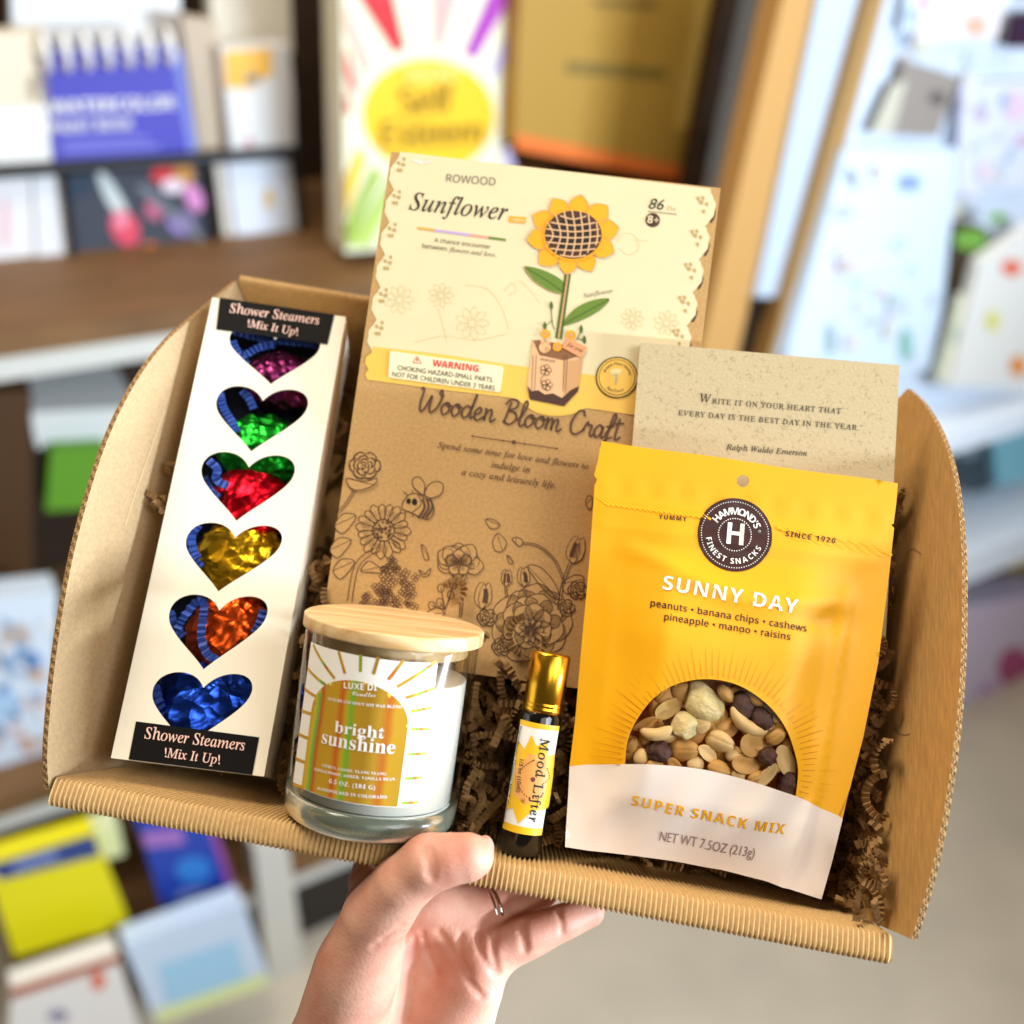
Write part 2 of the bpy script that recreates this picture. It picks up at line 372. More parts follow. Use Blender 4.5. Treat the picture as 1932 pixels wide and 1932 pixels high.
def fill(mb, m, count, xr, yr, zr, length=(.02, .05), curl=.35):
    paths = []
    for _ in range(count):
        x, y, z = random.uniform(*xr), random.uniform(*yr), random.uniform(*zr)
        th = random.uniform(0, 2 * PI); d = BX.x * math.cos(th) + BX.y * math.sin(th) + BX.z * random.uniform(-.35, .35)
        nr = unit(BX.z + BX.x * random.uniform(-1, 1) + BX.y * random.uniform(-1, 1)); l = random.uniform(*length)
        p = bp(x, y, z) - d * l / 2
        paths.append((wander(p, unit(d), nr, l, curl), nr))
    def free(p):                               # not inside a gift
        l = lambda fr: ((p - fr.o) @ fr.x, (p - fr.o) @ fr.y, (p - fr.o) @ fr.z)
        a, b, c = l(ST)
        if -.002 < a < ST.w + .002 and -.003 < b < ST.h and -.038 < c < .02: return False
        a, b, c = l(KT)
        if -.001 < a < KT.w and -.001 < b < KT.h and -.035 < c < .001: return False
        if PBL[0] < a < PBL[1] and PBL[2] < b and c > .006: return False
        for c0, c1, r in CYLS:
            t = np.clip((p - c0) @ (c1 - c0) / ((c1 - c0) @ (c1 - c0)), 0, 1)
            if np.linalg.norm(p - c0 - (c1 - c0) * t) < r: return False
        return True
    good = []
    for pts, nr in paths:                      # keep inside the tray
        ok = []
        for p in pts:
            q = p - BX.o; X, Y, Z = q @ BX.x, q @ BX.y, q @ BX.z; mrg = max(0, -Z) / HB
            ok.append(FOOT * mrg + .003 < X < W - FOOT * mrg - .003 and SF * mrg + .006 < Y < LB - .014 and -HB + .003 < Z < zr[1] + .012 and free(p))
        if sum(ok) > 8: good.append(([p for p, o in zip(pts, ok) if o], nr))
    shred(mb, good, m)
CYLS = [(at((697, 1541), .4425), at((746, 1170), .4395), .039), (at((978, 1610), .437), at((1041, 1232), .445), .0105)]
q = [KT.off(.028).uv(p) for p in ((1085, 1600), (1610, 1500))]; PBL = (q[0][0] - .003, q[1][0] + .003, q[0][1] - .003)
shred_m = mat('kraft_shred', '8C683C', .8, var=(60, .22), bump=(900, .2))
mb = MB()
fill(mb, shred_m, 600, (.02, .33), (.03, .25), (-.075, -.045))
fill(mb, shred_m, 620, (.155, .225), (.010, .125), (-.062, -.016), (.024, .055), .45)
fill(mb, shred_m, 1000, (.325, .347), (.008, .225), (-.06, .004), (.012, .034), .45)
fill(mb, shred_m, 200, (.03, .10), (.010, .035), (-.055, -.022), (.014, .03), .4)
fill(mb, shred_m, 420, (.21, .335), (.006, .05), (-.05, -.022), (.014, .03), .4)
fill(mb, shred_m, 140, (.06, .105), (.05, .14), (-.05, -.012), (.014, .03), .4)
fill(mb, shred_m, 90, (.14, .21), (.08, .115), (-.04, -.006), (.02, .04), .5)
fb = BX.off(.006)
for L in ([(278, 936), (290, 938), (300, 946), (312, 944)], [(290, 962), (298, 954), (306, 960), (312, 972)], [(318, 895), (325, 880), (335, 886)]): shred(mb, [([fb.pt(*fb.uv(p), .004 * random.random()) for p in smooth(L, 5)], unit(BX.z + BX.x * .6))], shred_m)
link('shredded_paper', mb, None, BX.mat(), label='crinkled brown paper shred filling the tray under and between the gifts', category='paper shred', kind='stuff')

# ------------------------------------------------------------------ inks and papers
white = mat('white_ink', 'F4EFE6', .5); black = mat('black_ink', '17120F', .55); brownink = mat('brown_ink', '5A3B28', .6)
cream = mat('cream_card', 'E3D2A6', .45, var=(40, .02)); tan = mat('tan_ink', 'B99A5E', .6); faint = mat('faint_ink', 'DCC68F', .5)
kraftp = mat('kraft_print', 'C0965E', .38, var=(700, .12)); amber = mat('amber_band', 'F0BF55', .42); red = mat('red_ink', 'D8222A', .5)
gold_ink = mat('golden_petal_ink', 'F3A81C', .5); dark_br = mat('seed_brown_ink', '4A2A1C', .6); leafg = mat('leaf_green_ink', '66802A', .55); stemg = mat('stem_green_ink', '4E6420', .55)
potc = mat('pot_tan_ink', 'E6B482', .55); potd = mat('pot_shade_ink', 'D09C68', .55); coralc = mat('coral_ink', 'E39A6A', .55); greyink = mat('grey_ink', '6A625A', .6)

# ------------------------------------------------------------------ steamer carton
carton = thing('soap_carton', 'tall white carton with six heart windows leaning inside the left of the tray', 'carton', ST.mat())
card_w = mat('white_carton', 'EFE3CC', .5, var=(30, .015)); sticker_m = mat('black_sticker', '14110F', .6, spec=.12, bump=(400, .1)); rose_txt = mat('rose_white_ink', 'F3C6B4', .5)
navy_in = mat('navy_lining', '10142C', .7)
heart = []
def bez(a, b, c, d, n=14):
    a, b, c, d = map(np.array, (a, b, c, d)); return [a * (1 - t) ** 3 + 3 * b * t * (1 - t) ** 2 + 3 * c * t * t * (1 - t) + d * t ** 3 for t in [i / n for i in range(n)]]
half = bez((0, -1.), (.22, -.70), (.62, -.38), (.86, -.02)) + bez((.86, -.02), (1.08, .32), (.98, .72), (.60, .76)) + bez((.60, .76), (.30, .78), (.10, .60), (0, .40))
heart = half + [np.array((0, .40))] + [np.array((-x, y)) for x, y in half[:0:-1]]
HP = [((430, 640), (606, 655), (511, 725)), ((405, 758), (582, 770), (474, 852)), ((377, 884), (557, 896), (446, 983)), ((348, 1018), (532, 1028), (412, 1116)), ((316, 1158), (505, 1164), (384, 1263)), ((285, 1304), (476, 1310), (351, 1408))]
holes = []; hc = []
for l, r, b in HP:
    a, c, t = ST.uv(l), ST.uv(r), ST.uv(b); mid = (a + c) / 2; ex = (c - a) / 2; ey = mid - t; ey = ey / 1.28
    holes.append([tuple(mid + ex * x + ey * (y - .28)) for x, y in heart]); hc.append(mid)
fw, fh, fd = ST.w, ST.h, .036
mb = MB().prism(ST, [(0, 0), (fw, 0), (fw, fh), (0, fh)], -.0006, 0, card_w, None, None, holes); link('front_panel', mb, carton)
ch = .012
mb = MB()
side = Frame(ST.pt(fw, 0, 0), -ST.z, ST.y)      # right side, u into the depth
mb.prism(side, [(0.0006, 0), (fd, 0), (fd, fh - .004), (.004, fh)], -.0006, 0, card_w)
mb.prism(Frame(ST.pt(0, 0, -fd), ST.z, ST.y), [(0, 0), (fd - .0006, 0), (fd - .0006, fh), (0, fh)], -.0006, 0, card_w)
mb.box(ST, (fw / 2, fh - .0003, -fd / 2 - .0006), (fw - .002, .0006, fd - .002), card_w); mb.box(ST, (fw / 2, .0003, -fd / 2 - .0006), (fw - .002, .0006, fd - .002), card_w)
link('side_panel', mb, carton)
mb = MB().box(ST, (fw / 2, fh / 2, -fd + .0004), (fw - .002, fh - .002, .0008), navy_in); link('back_panel', mb, carton)
film = clear('clear_film', (.97, .97, .98), 1.12, .05, 0, .15)
mb = MB().add([ST.pt(.003, .003, -.0012), ST.pt(fw - .003, .003, -.0012), ST.pt(fw - .003, fh - .003, -.0012), ST.pt(.003, fh - .003, -.0012)], [(0, 1, 2, 3)], film); link('window_film', mb, carton)
for q, (a, b), (c, d) in (([(408, 622), (618, 650), (631, 594), (415, 562)], ((433, 590), (600.8, 613)), ((465.6, 617), (561.9, 634))),
                          ([(243, 1433), (476, 1462), (489, 1391), (257, 1361)], ((272.5, 1393), (460.4, 1416)), ((308.7, 1428), (415, 1442)))):
    mb = MB(); pts = [ST.uv(p) for p in q]
    mb.prism(ST, pts, .0001, .00035, sticker_m); ik = Ink(ST, mb, .00035)
    ik.text('Shower Steamers', a, b, rose_txt, 'it', 2, -.2, 1.12, offset=.006); ik.text('!Mix It Up!', c, d, rose_txt, 'it', 2, -.2, 1.05, offset=.006)
    link('sticker', mb, carton, label='black sticker at the ' + ('top' if b[1] < 1000 else 'bottom') + ' end reading Shower Steamers !Mix It Up!')
# foil wrapped tablets inside
def blob(fr, c, r, dep, m, seed, amp=.10, sub=5, shape=1.0):
    import bmesh
    bm = bmesh.new(); bmesh.ops.create_icosphere(bm, subdivisions=sub, radius=1); rng = np.random.RandomState(seed)
    D = unit_rows(rng.normal(size=(26, 3))); A = rng.uniform(.2, 1, 26); fq = rng.uniform(2, 14, 26); ph = rng.uniform(0, 6, 26)
    P = np.array([v.co[:] for v in bm.verts]); n = sum(a * np.abs(np.sin((P @ d) * f + p)) for a, d, f, p in zip(A, D, fq, ph)) / A.sum()
    P2 = P * (1 + amp * 4 * (n - n.mean()))[:, None]
    q = np.maximum(np.abs(P2[:, 2]), 1e-6); P2[:, 2] = np.sign(P2[:, 2]) * q ** .8
    V = [fr.pt(c[0] + x * r[0], c[1] + y * r[1], c[2] + z * dep) for x, y, z in P2]; f = [tuple(v.index for v in q.verts) for q in bm.faces]; bm.free()
    return MB().add(V, f, m, True)
def unit_rows(a): return a / np.linalg.norm(a, axis=1)[:, None]
foil = lambda n, c: mat(n, c, .33, 1, crumple=46)
for i, (nm, c, ctr, w_, h_) in enumerate((('purple', '7E2C5C', (530, 716), .019, .0155), ('green', '1FA32A', (495, 845), .0225, .0175), ('red', 'D01020', (474, 945), .0195, .0185),
                                 ('gold', 'EDB420', (452, 1058), .0215, .0195), ('orange', 'FA6020', (432, 1196), .0195, .0195), ('deep blue', '2A52C8', (384, 1330), .0235, .0225))):
    u, v = ST.uv(ctr, -.012)
    mbx = blob(ST, (u, v, -.0175), (w_, h_), .0125, foil(nm.replace(' ', '_') + '_foil', c), 20 + i, .13)
    one('foil_tablet', mbx, f'round shower tablet wrapped in crinkled {nm} foil behind the white carton\'s heart window', 'foil tablet', ST.mat(), 'foil tablets in the heart carton')
blue_sh = mat('blue_shred', '34509C', .6); mb = MB(); paths = []
def pxpath(pts, d): return [ST.pt(*ST.uv(p, d), d) for p in smooth(pts, 5)]
for pts, d in (([(437, 640), (455, 670), (490, 655), (520, 650)], -.004), ([(440, 625), (500, 640), (580, 648), (600, 655)], -.007), ([(415, 740), (422, 770), (440, 800), (446, 815)], -.004), ([(455, 735), (470, 752), (478, 770)], -.004),
               ([(392, 868), (410, 885), (408, 905), (432, 918)], -.003), ([(385, 900), (400, 930), (415, 940)], -.006), ([(375, 990), (362, 1010), (365, 1040), (375, 1055)], -.004), ([(352, 1010), (362, 1050), (380, 1070)], -.006),
               ([(333, 1190), (350, 1160), (372, 1135), (385, 1140), (382, 1175), (380, 1205), (392, 1235), (420, 1250)], -.003), ([(498, 1150), (490, 1175), (480, 1195)], -.003), ([(320, 1150), (330, 1180), (345, 1200)], -.006), ([(292, 1290), (300, 1320), (312, 1350)], -.008), ([(410, 620), (430, 650), (470, 690)], -.010)):
    paths.append((pxpath(pts, d), unit(ST.z + ST.x * random.uniform(-.3, .3))))
shred(mb, paths, blue_sh, .0038, .0018, .0008)
link('blue_shred', mb, None, ST.mat(), label='crinkled blue paper shred around the foil tablets in the carton', category='paper shred', kind='stuff')

# ------------------------------------------------------------------ wooden flower kit
kit = thing('craft_kit_box', 'large flat cream and kraft craft kit box with a sunflower picture', 'craft kit', KT.mat())
kw, kh = KT.w, KT.h
mb = MB().box(KT, (kw / 2, kh / 2, -.0165), (kw - .0004, kh - .0004, .0327), kraftp); link('box_body', mb, kit)
mb = MB(); ik = Ink(KT, mb, .0001, Z4); i5 = Ink(KT, mb, .0001, Z5)
mb.add([KT.pt(0, 0, .00005), KT.pt(kw, 0, .00005), KT.pt(kw, kh, .00005), KT.pt(0, kh, .00005)], [(0, 1, 2, 3)], kraftp)
LW = .00038
# floral line art; a small set of drawn flowers
def P5(c, pts, k=1, rot=0):
    cr, sr = math.cos(rot), math.sin(rot); return [(c[0] + (x * cr - y * sr) * k, c[1] + (x * sr + y * cr) * k) for x, y in pts]
def petal(I, c, r, ang, wd, m, lay=3, veins=2, lw=LW, fillm=None):
    o = [(0, 0), (.3, -wd * .7), (.7, -wd), (1, 0), (.7, wd), (.3, wd * .7)]
    L = smooth(P5(c, o, r, ang), 5, True)
    if fillm: I.poly(L, fillm, lay - 1)
    I.line(L, lw, m, lay, True)
    for q in range(veins): f = (q + 1) / (veins + 1) * 2 - 1; I.line(P5(c, [(.15, f * wd * .3), (.65, f * wd * .55)], r, ang), lw * .6, m, lay)
def daisy(I, c, r, m, n=16, tilt=1.0, lay=3, a0=0, a1=2 * PI):
    for i in range(n):
        a = a0 + (a1 - a0) * i / n; petal(I, (c[0] + math.cos(a) * r * .38, c[1] + math.sin(a) * r * .38), r * .62 * random.uniform(.85, 1.1), a + random.uniform(-.1, .1), .26, m, lay, 1, fillm=kraftp)
    I.line(circ(c, r * .4, 24), LW, m, lay, True)
    for q in range(46):
        a = random.uniform(0, 6.28); d = r * .38 * math.sqrt(random.random()); p = (c[0] + d * math.cos(a), c[1] + d * math.sin(a)); I.line(circ(p, r * .035, 6), LW * .9, m, lay, True)
def rose(I, c, r, m, lay=3):
    for ring, (rr, n) in enumerate(((1, 6), (.72, 5), (.48, 4), (.25, 3))):
        for i in range(n):
            a = 2 * PI * i / n + ring * .7; ctr = (c[0] + math.cos(a) * r * rr * .45, c[1] + math.sin(a) * r * rr * .36)
            L = smooth(P5(ctr, [(-.55, 0), (-.3, -.5), (.3, -.52), (.6, -.05), (.35, .38), (-.3, .35)], r * rr * .62, a + PI / 2 + random.uniform(-.2, .2)), 5, True)
            I.poly(L, kraftp, lay + ring); I.line(L, LW, m, lay + ring, True); I.line(L[3:14], LW * 1.9, m, lay + ring)
            for h in range(3): I.line([np.array(L[4 + h * 3]), np.array(L[4 + h * 3]) * .72 + np.array(ctr) * .28], LW * .7, m, lay + ring)
def tulip(I, c, r, m, rot=0, lay=3):
    for o in ([(0, .9), (-.55, .4), (-.5, -.5), (-.15, -.95), (.2, -.3), (.1, .5)], [(0, .9), (.55, .4), (.55, -.4), (.3, -.95), (-.05, -.3), (-.1, .5)], [(0, .9), (-.3, .2), (0, -.85), (.32, .2)]):
        L = smooth(P5(c, o, r, rot), 5, True); I.poly(L, kraftp, lay); I.line(L, LW, m, lay, True); lay += 1
    for q in range(7): x = random.uniform(-.35, .35); I.line(P5(c, [(x, .5), (x * .9 + .05, -.1), (x * .7, -.5)], r, rot), LW * 1.2, m, lay)
def leaf(I, pts, m, lay=3, fillm=kraftp, veins=True):      # pts: one side to tip and back
    L = smooth(pts, 6, True); I.poly(L, fillm, lay - 1); I.line(L, LW, m, lay, True)
    if veins: n = len(pts) // 2; I.line(smooth([pts[0], (np.array(pts[n]) * .5 + np.array(pts[0]) * .5), pts[n]], 4), LW * .7, m, lay)
def stem(I, pts, wd, m, lay=3):
    L = smooth(pts, 6); A = []; B = []
    for i, p in enumerate(L):
        t = unit(np.array(L[min(i + 1, len(L) - 1)]) - np.array(L[max(i - 1, 0)])); n = np.array((-t[1], t[0])) * wd; A.append(p + n); B.append(p - n)
    I.line(A, LW, m, lay); I.line(B, LW, m, lay)
bi = brownink
def flora(I, m):
    stem(I, [(262, 712), (215, 790), (160, 850)], 7, m); rose(I, (325, 560), 118, m); leaf(I, [(215, 640), (240, 700), (300, 712), (380, 680), (400, 640), (320, 660)], m, 8)
    stem(I, [(385, 1080), (275, 1180), (230, 1400)], 14, m); daisy(I, (440, 960), 170, m, 19)
    leaf(I, [(300, 1210), (350, 1150), (420, 1190), (460, 1180), (430, 1220), (360, 1220)], m)
    for p in ((140, 930), (110, 1080), (130, 1210)): leaf(I, [p, (p[0] + 50, p[1] - 70), (p[0] + 130, p[1] - 60), (p[0] + 90, p[1] + 10), (p[0] + 40, p[1] + 50)], m)
    for q in range(95):                       # lilac spike
        t = random.random(); x = 430 + (t - .5) * 330 * 1 + random.uniform(-60, 60); y = 1120 + random.random() * 320
        if abs(x - (560 - (y - 1120) * .28)) > 60 + (y - 1120) * .42: continue
        for a in range(4): petal(I, (x, y), 26, a * PI / 2 + random.uniform(-.3, .3), .33, m, 3 + q % 3, 0, LW * .8, kraftp)
    for px, py, rr in ((695, 1095, 1), (690, 1215, .9)): leaf(I, [(px - 22, py - 45), (px + 5, py - 25), (px + 25, py + 40), (px, py + 45), (px - 12, py + 10)] if rr == 1 else [(px - 28, py - 10), (px, py + 20), (px + 40, py - 20), (px + 30, py + 20), (px, py + 32), (px - 22, py + 18)], m)
    stem(I, [(930, 1270), (925, 1380), (915, 1500)], 7, m)
    for q, (x, y, s) in enumerate(((905, 1150, 150),)):
        for i in range(11):
            a = PI + PI * i / 10; petal(I, (x, y + 30), s * random.uniform(.85, 1.05), a, .34, m, 3 + i % 4, 4, LW, kraftp)
        for i in range(7): a = -.2 + (PI + .4) * i / 6; petal(I, (x, y + 10), s * .55, a + PI * (i % 2), .4, m, 8, 3, LW, kraftp)
        leaf(I, [(x - 40, y + 80), (x - 5, y + 120), (x + 45, y + 80), (x + 30, y + 130), (x + 5, y + 140), (x - 20, y + 120)], m, 10)
    for p in ((795, 1318), (872, 1300), (788, 1405), (738, 1425), (855, 1360)): I.line(circ(p, 21, 12, ry=26), LW, m, 4, True); I.line([p, (820, 1450)], LW, m, 3)
    tulip(I, (1055, 1365), 88, m, .1); stem(I, [(1060, 1440), (1065, 1470)], 6, m)
    tulip(I, (1200, 1255), 55, m, 0); stem(I, [(1195, 1310), (1202, 1380)], 6, m); tulip(I, (1305, 1250), 65, m, -.1); stem(I, [(1315, 1320), (1318, 1390)], 6, m)
    tulip(I, (1625, 1085), 92, m, .25); stem(I, [(1590, 1170), (1545, 1300), (1530, 1400)], 8, m)
    leaf(I, [(1255, 1040), (1235, 1015), (1262, 1003), (1300, 1025), (1285, 1058)], m); stem(I, [(1300, 1040), (1400, 1060), (1500, 1150), (1560, 1290)], 6, m)
    leaf(I, [(1330, 1180), (1410, 1190), (1500, 1290), (1525, 1390), (1440, 1340), (1370, 1250)], m); leaf(I, [(1545, 1290), (1590, 1250), (1640, 1235), (1680, 1260), (1640, 1330), (1570, 1350)], m)
    for px, pts in enumerate(([(1072, 892), (1120, 895), (1160, 930), (1115, 952), (1085, 930)], [(1142, 980), (1115, 1030), (1130, 1085), (1175, 1088), (1200, 1040), (1175, 1000)], [(1203, 1115), (1225, 1130), (1242, 1165), (1215, 1160)])): leaf(I, pts, m)
    for ring, (n, s) in enumerate(((9, 250), (8, 190), (6, 125))):
        for i in range(n): petal(I, (1360, 1530), s * random.uniform(.85, 1.08), 2 * PI * i / n + ring * .35, .46, m, 3 + ring * 2, 5, LW, kraftp)
    daisy(I, (1350, 1580), 80, m, 9, lay=11)
    for p in ((1170, 1680), (1560, 1440), (1640, 1330), (1080, 1500)): rose(I, p, 75, m)
    leaf(I, [(1690, 800), (1700, 750), (1730, 760), (1720, 830)], m); leaf(I, [(700, 1480), (760, 1440), (820, 1470), (760, 1500)], m)
flora(i5, bi)
bee = [(560, 790), (600, 740), (650, 735), (690, 760), (740, 790), (750, 840), (720, 890), (670, 880), (610, 850), (560, 830)]
i5.poly(smooth(bee, 5, True), kraftp, 3); i5.line(smooth(bee, 5, True), LW * 1.2, bi, 4, True)
for q in ((595, 780, 14), (632, 785, 17)): i5.poly(circ(q[:2], q[2], 14, ry=q[2] * 1.25), black, 5)
for x in (680, 705, 728): i5.line(smooth([(x, 765), (x + 14, 820), (x - 25, 885)], 5), LW * 3, bi, 5)
i5.line(smooth([(650, 735), (672, 800), (615, 850)], 5), LW, bi, 5)
for pts in ([(672, 735), (625, 690), (622, 645), (660, 632), (692, 670), (690, 735)], [(695, 740), (720, 680), (770, 658), (808, 680), (795, 735), (740, 760)]): L = smooth(pts, 5, True); i5.poly(L, kraftp, 3); i5.line(L, LW * 1.1, bi, 4, True)
for pts in ([(590, 745), (562, 720)], [(620, 735), (618, 712)], [(580, 850), (570, 872)], [(625, 862), (618, 880)]): i5.line(pts, LW, bi, 4)
# lace edged cream card, amber band
lx = lambda y: 348 - (y - 65) * .137 if y < 700 else 261 - (y - 700) * .125
left = []; right = []
for kx in range(6):
    y0 = 95 + kx * 152; c0 = lx(y0)
    for t in np.linspace(0, 1, 13): y = y0 + t * 152; left.append((lx(y) - 34 * abs(math.sin(PI * t)) ** .7 * (1.0 if .12 < t < .88 else .8) + 14 * math.sin(3 * PI * t) ** 2 * .4, y))
for kx in range(5):
    y0 = 262 + kx * 155
    for t in np.linspace(0, 1, 13): y = y0 + t * 155; right.append((1812 - (y - 240) * .185 + 36 * abs(math.sin(PI * t)) ** .7 - 6 * math.sin(3 * PI * t) ** 2, y))
ik.poly([(352, 68), *left, (228, 1008), (850, 1090), (1445, 1150), (1640, 1165), *right[::-1], (1806, 240)], cream, 1)
ik.poly([(228, 980), (540, 1015), (850, 1062), (1150, 1100), (1300, 1118), (1660, 1165), (1640, 1330), (1445, 1300), (1225, 1268), *[tuple(p) for p in smooth([(1215, 1270), (1160, 1295), (1080, 1305), (1000, 1292), (945, 1262), (900, 1225)], 4)], (880, 1220), (540, 1180), (200, 1135), (188, 1110), (205, 1085), (188, 1060), (192, 1030), (218, 1010)], amber, 2)
for kx in range(6):
    y = 128 + kx * 153; x = lx(y) + 28
    for dx, dy in ((0, 0), (-22, -8), (-10, 26), (-24, 26), (4, -26)): ik.poly(circ((x + dx, y + dy), 7 if dx else 10, 8, ry=9), tan, 3)
for kx in range(5):
    y = 305 + kx * 155; x = 1808 - (y - 240) * .185 - 34
    for dx, dy in ((0, 0), (-14, -18), (8, -20), (26, 8), (12, 42)): ik.poly(circ((x + dx, y + dy), 7 if dx else 10, 8, ry=10), tan, 3)
    for q in range(4): ik.line(smooth([(x + 56 + q * 4, y + 40), (x + 50 + q * 4, y + 70), (x + 42 + q * 2, y + 95)], 3), LW * .8, bi, .5)
# faint flowers on the cream
for c, r in (((545, 740), 60), ((690, 870), 80), ((350, 760), 70), ((1600, 870), 60), ((1440, 850), 55)):
    for i in range(9): a = 2 * PI * i / 9; L = smooth(P5(c, [(.2, 0), (.5, -.25), (1, 0), (.5, .25)], r, a), 4, True); ik.line(L, LW * .7, faint, 2, True)
for pts in ([(530, 800), (560, 900), (570, 960)], [(650, 690), (760, 710), (830, 800), (860, 900)], [(420, 960), (560, 930), (700, 950), (850, 920)], [(1370, 490), (1400, 450), (1450, 460), (1470, 520), (1420, 550), (1380, 520)], [(1450, 480), (1510, 485)], [(840, 720), (880, 680), (895, 720), (860, 740)]): ik.line(smooth(pts, 5), LW * .8, faint, 2)
for i in range(11): ik.disc((915 + i * 9, 672 + i * 9 + (i > 7) * 10), 2.4, tan, 2); ik.disc((1000 - i * 8.5, 870 + i * 27), 2.2, tan, 3)
for k in range(5): ik.line([(405 + k * 12, 105 + k * 3), (455 + k * 11, 128 - k * 4)], LW, white, 3)
# text of the kit
ik.text('ROWOOD', (567, 208), (797, 226), greyink, 'ss', 3); ik.text('Sunflower', (392, 338), (852, 390), black, 'it', 3, .1, 1.15, 1.05, .004)
ik.poly([(864, 368), (943, 374), (938, 404), (859, 398)], gold_ink, 3); ik.text('TW011', (872, 392), (930, 397), cream, 'ssb', 4)
bar = [(435, 425), (515, 436), (680, 458), (766, 470), (847, 481)]
for (a, b), m in zip(zip(bar, bar[1:]), (mat('ochre_ink', 'D9A545', .5), mat('lavender_ink', 'BFA0CC', .5), mat('pink_ink', 'E79A86', .5), leafg)): ik.line([a, b], .0012, m, 3)
ik.text('A chance encounter', (512, 490), (775, 523), brownink, 'ss', 3); ik.text('between', (455, 518), (570, 532), brownink, 'ss', 3); ik.text('flowers and love.', (578, 535), (802, 562), brownink, 'it', 3, .1)
ik.text('86', (1515, 334), (1585, 341), black, 'it', 3, .25); ik.text('Pcs', (1598, 341), (1642, 346), tan, 'it', 3); ik.line([(1512, 347), (1648, 361)], LW * .8, brownink, 3)
ik.disc((1535, 388), 34, dark_br, 3); ik.text('8+', (1508, 401), (1562, 407), cream, 'ssb', 4)
ik.text('Sunflower', (1212, 752), (1350, 727), greyink, 'it', 3, 0, .9)
# the sunflower picture
ik.poly(smooth([(932, 607), (1010, 618), (1090, 655), (1122, 690), (1112, 733), (1050, 720), (975, 672)], 5, True), leafg, 3); ik.poly(smooth([(1333, 757), (1250, 765), (1165, 808), (1110, 880), (1180, 866), (1280, 815)], 5, True), leafg, 3)
ik.line([(940, 610), (1040, 670), (1112, 722)], LW, stemg, 4); ik.line([(1330, 760), (1200, 830), (1112, 878)], LW, stemg, 4); ik.line([(932, 607), (975, 672), (1050, 720), (1112, 733)], LW, tan, 4)
ik.poly([(1122, 640), (1152, 640), (1110, 945), (1078, 940)], stemg, 3); ik.poly([(1134, 640), (1142, 640), (1098, 942), (1090, 940)], potd, 4)
tips = [(1200, 268), (1325, 320), (1379, 425), (1356, 540), (1250, 630), (1130, 644), (1004, 598), (944, 482), (974, 364), (1070, 286)]
c0 = np.array((1163., 460.))
for i, t in enumerate(tips):
    d = np.array(t) - c0; a = math.atan2(d[1], d[0]); l = np.linalg.norm(d)
    L = [c0 + np.array((math.cos(a + q) * rr, math.sin(a + q) * rr)) for q, rr in ((-.32, 100), (-.34, l * .66), (-.32, l * .76), (-.24, l * .85), (-.13, l * .92), (-.05, l * .965), (0, l), (.05, l * .965), (.13, l * .92), (.24, l * .85), (.32, l * .76), (.34, l * .66), (.32, 100))]; ik.poly(L, gold_ink, 4 + i % 2); ik.line(L, LW * .6, potd, 6, True)
ik.poly([c0 + np.array((math.cos(a) * (143 + 4 * math.cos(a * 26)), math.sin(a) * (118 + 4 * math.cos(a * 26)) + 4)) for a in np.linspace(0, 2 * PI, 160)[:-1]], gold_ink, 7)
ik.poly(circ(c0 + (0, -2), 133, 48, ry=112), dark_br, 8); ik.poly(circ(c0 + (0, -4), 95, 40, ry=80), mat('seed_black_ink', '241512', .6), 9)
for i in range(7):
    f = (i - 3) / 3.4; h = math.sqrt(1 - f * f)
    ik.line(smooth([(c0[0] + f * 130 - 6, c0[1] - h * 108 - 10), (c0[0] + f * 118 + 10, c0[1]), (c0[0] + f * 128 - 8, c0[1] + h * 104)], 6), LW * 1.7, potc, 10)
    ik.line(smooth([(c0[0] - h * 132, c0[1] + f * 104 + 2), (c0[0], c0[1] + f * 100 + 14), (c0[0] + h * 128, c0[1] + f * 104 + 4)], 6), LW * 1.7, potc, 11)
ik.poly([(975, 952), (1005, 948), (1150, 975), (1212, 1010), (1205, 1050), (1188, 1185), (1120, 1258), (960, 1226), (945, 1170)], potc, 4); ik.poly([(1120, 1050), (1208, 1040), (1188, 1185), (1120, 1258)], potd, 5); ik.poly([(976, 952), (1008, 950), (1120, 975), (1205, 1020), (1120, 1045), (1005, 1020)], mat('pot_inside_ink', '8A5A36', .6), 5)
ik.poly([(948, 1165), (968, 1190), (1000, 1185), (1030, 1205), (1070, 1200), (1110, 1222), (1150, 1185), (1190, 1165), (1185, 1190), (1120, 1260), (960, 1228)], dark_br, 6)
for x in (975, 990, 1122, 1135): ik.line([(x, 1020), (x - 8, 1190)], LW * .6, bi, 6)
for c in ((1035, 1090), (1040, 1160)):
    for i in range(5): petal(ik, c, 26, i * 1.25, .4, bi, 7, 0, LW * .7, potc)
ik.line(smooth([(1035, 1105), (1010, 1140), (1040, 1190)], 4), LW * .7, bi, 7); ik.text('ROWOOD', (1010, 1044), (1078, 1056), bi, 'ss', 7)
for c, r in (((1035, 922), 20), ((1152, 928), 22), ((1088, 982), 20)):
    for i in range(9): a = i * .7; ik.poly(circ((c[0] + math.cos(a) * r * .75, c[1] + math.sin(a) * r * .75), r * .38, 8), gold_ink, 8)
    ik.poly(circ(c, r * .45, 10), potd, 9)
ik.poly(circ((1030, 985), 28, 16, ry=26), potc, 7); ik.poly(circ((1018, 958), 8, 10, ry=16), potc, 7); ik.poly(circ((1046, 962), 8, 10, ry=16), potc, 7); ik.poly(circ((1040, 995), 13, 10), potd, 8)
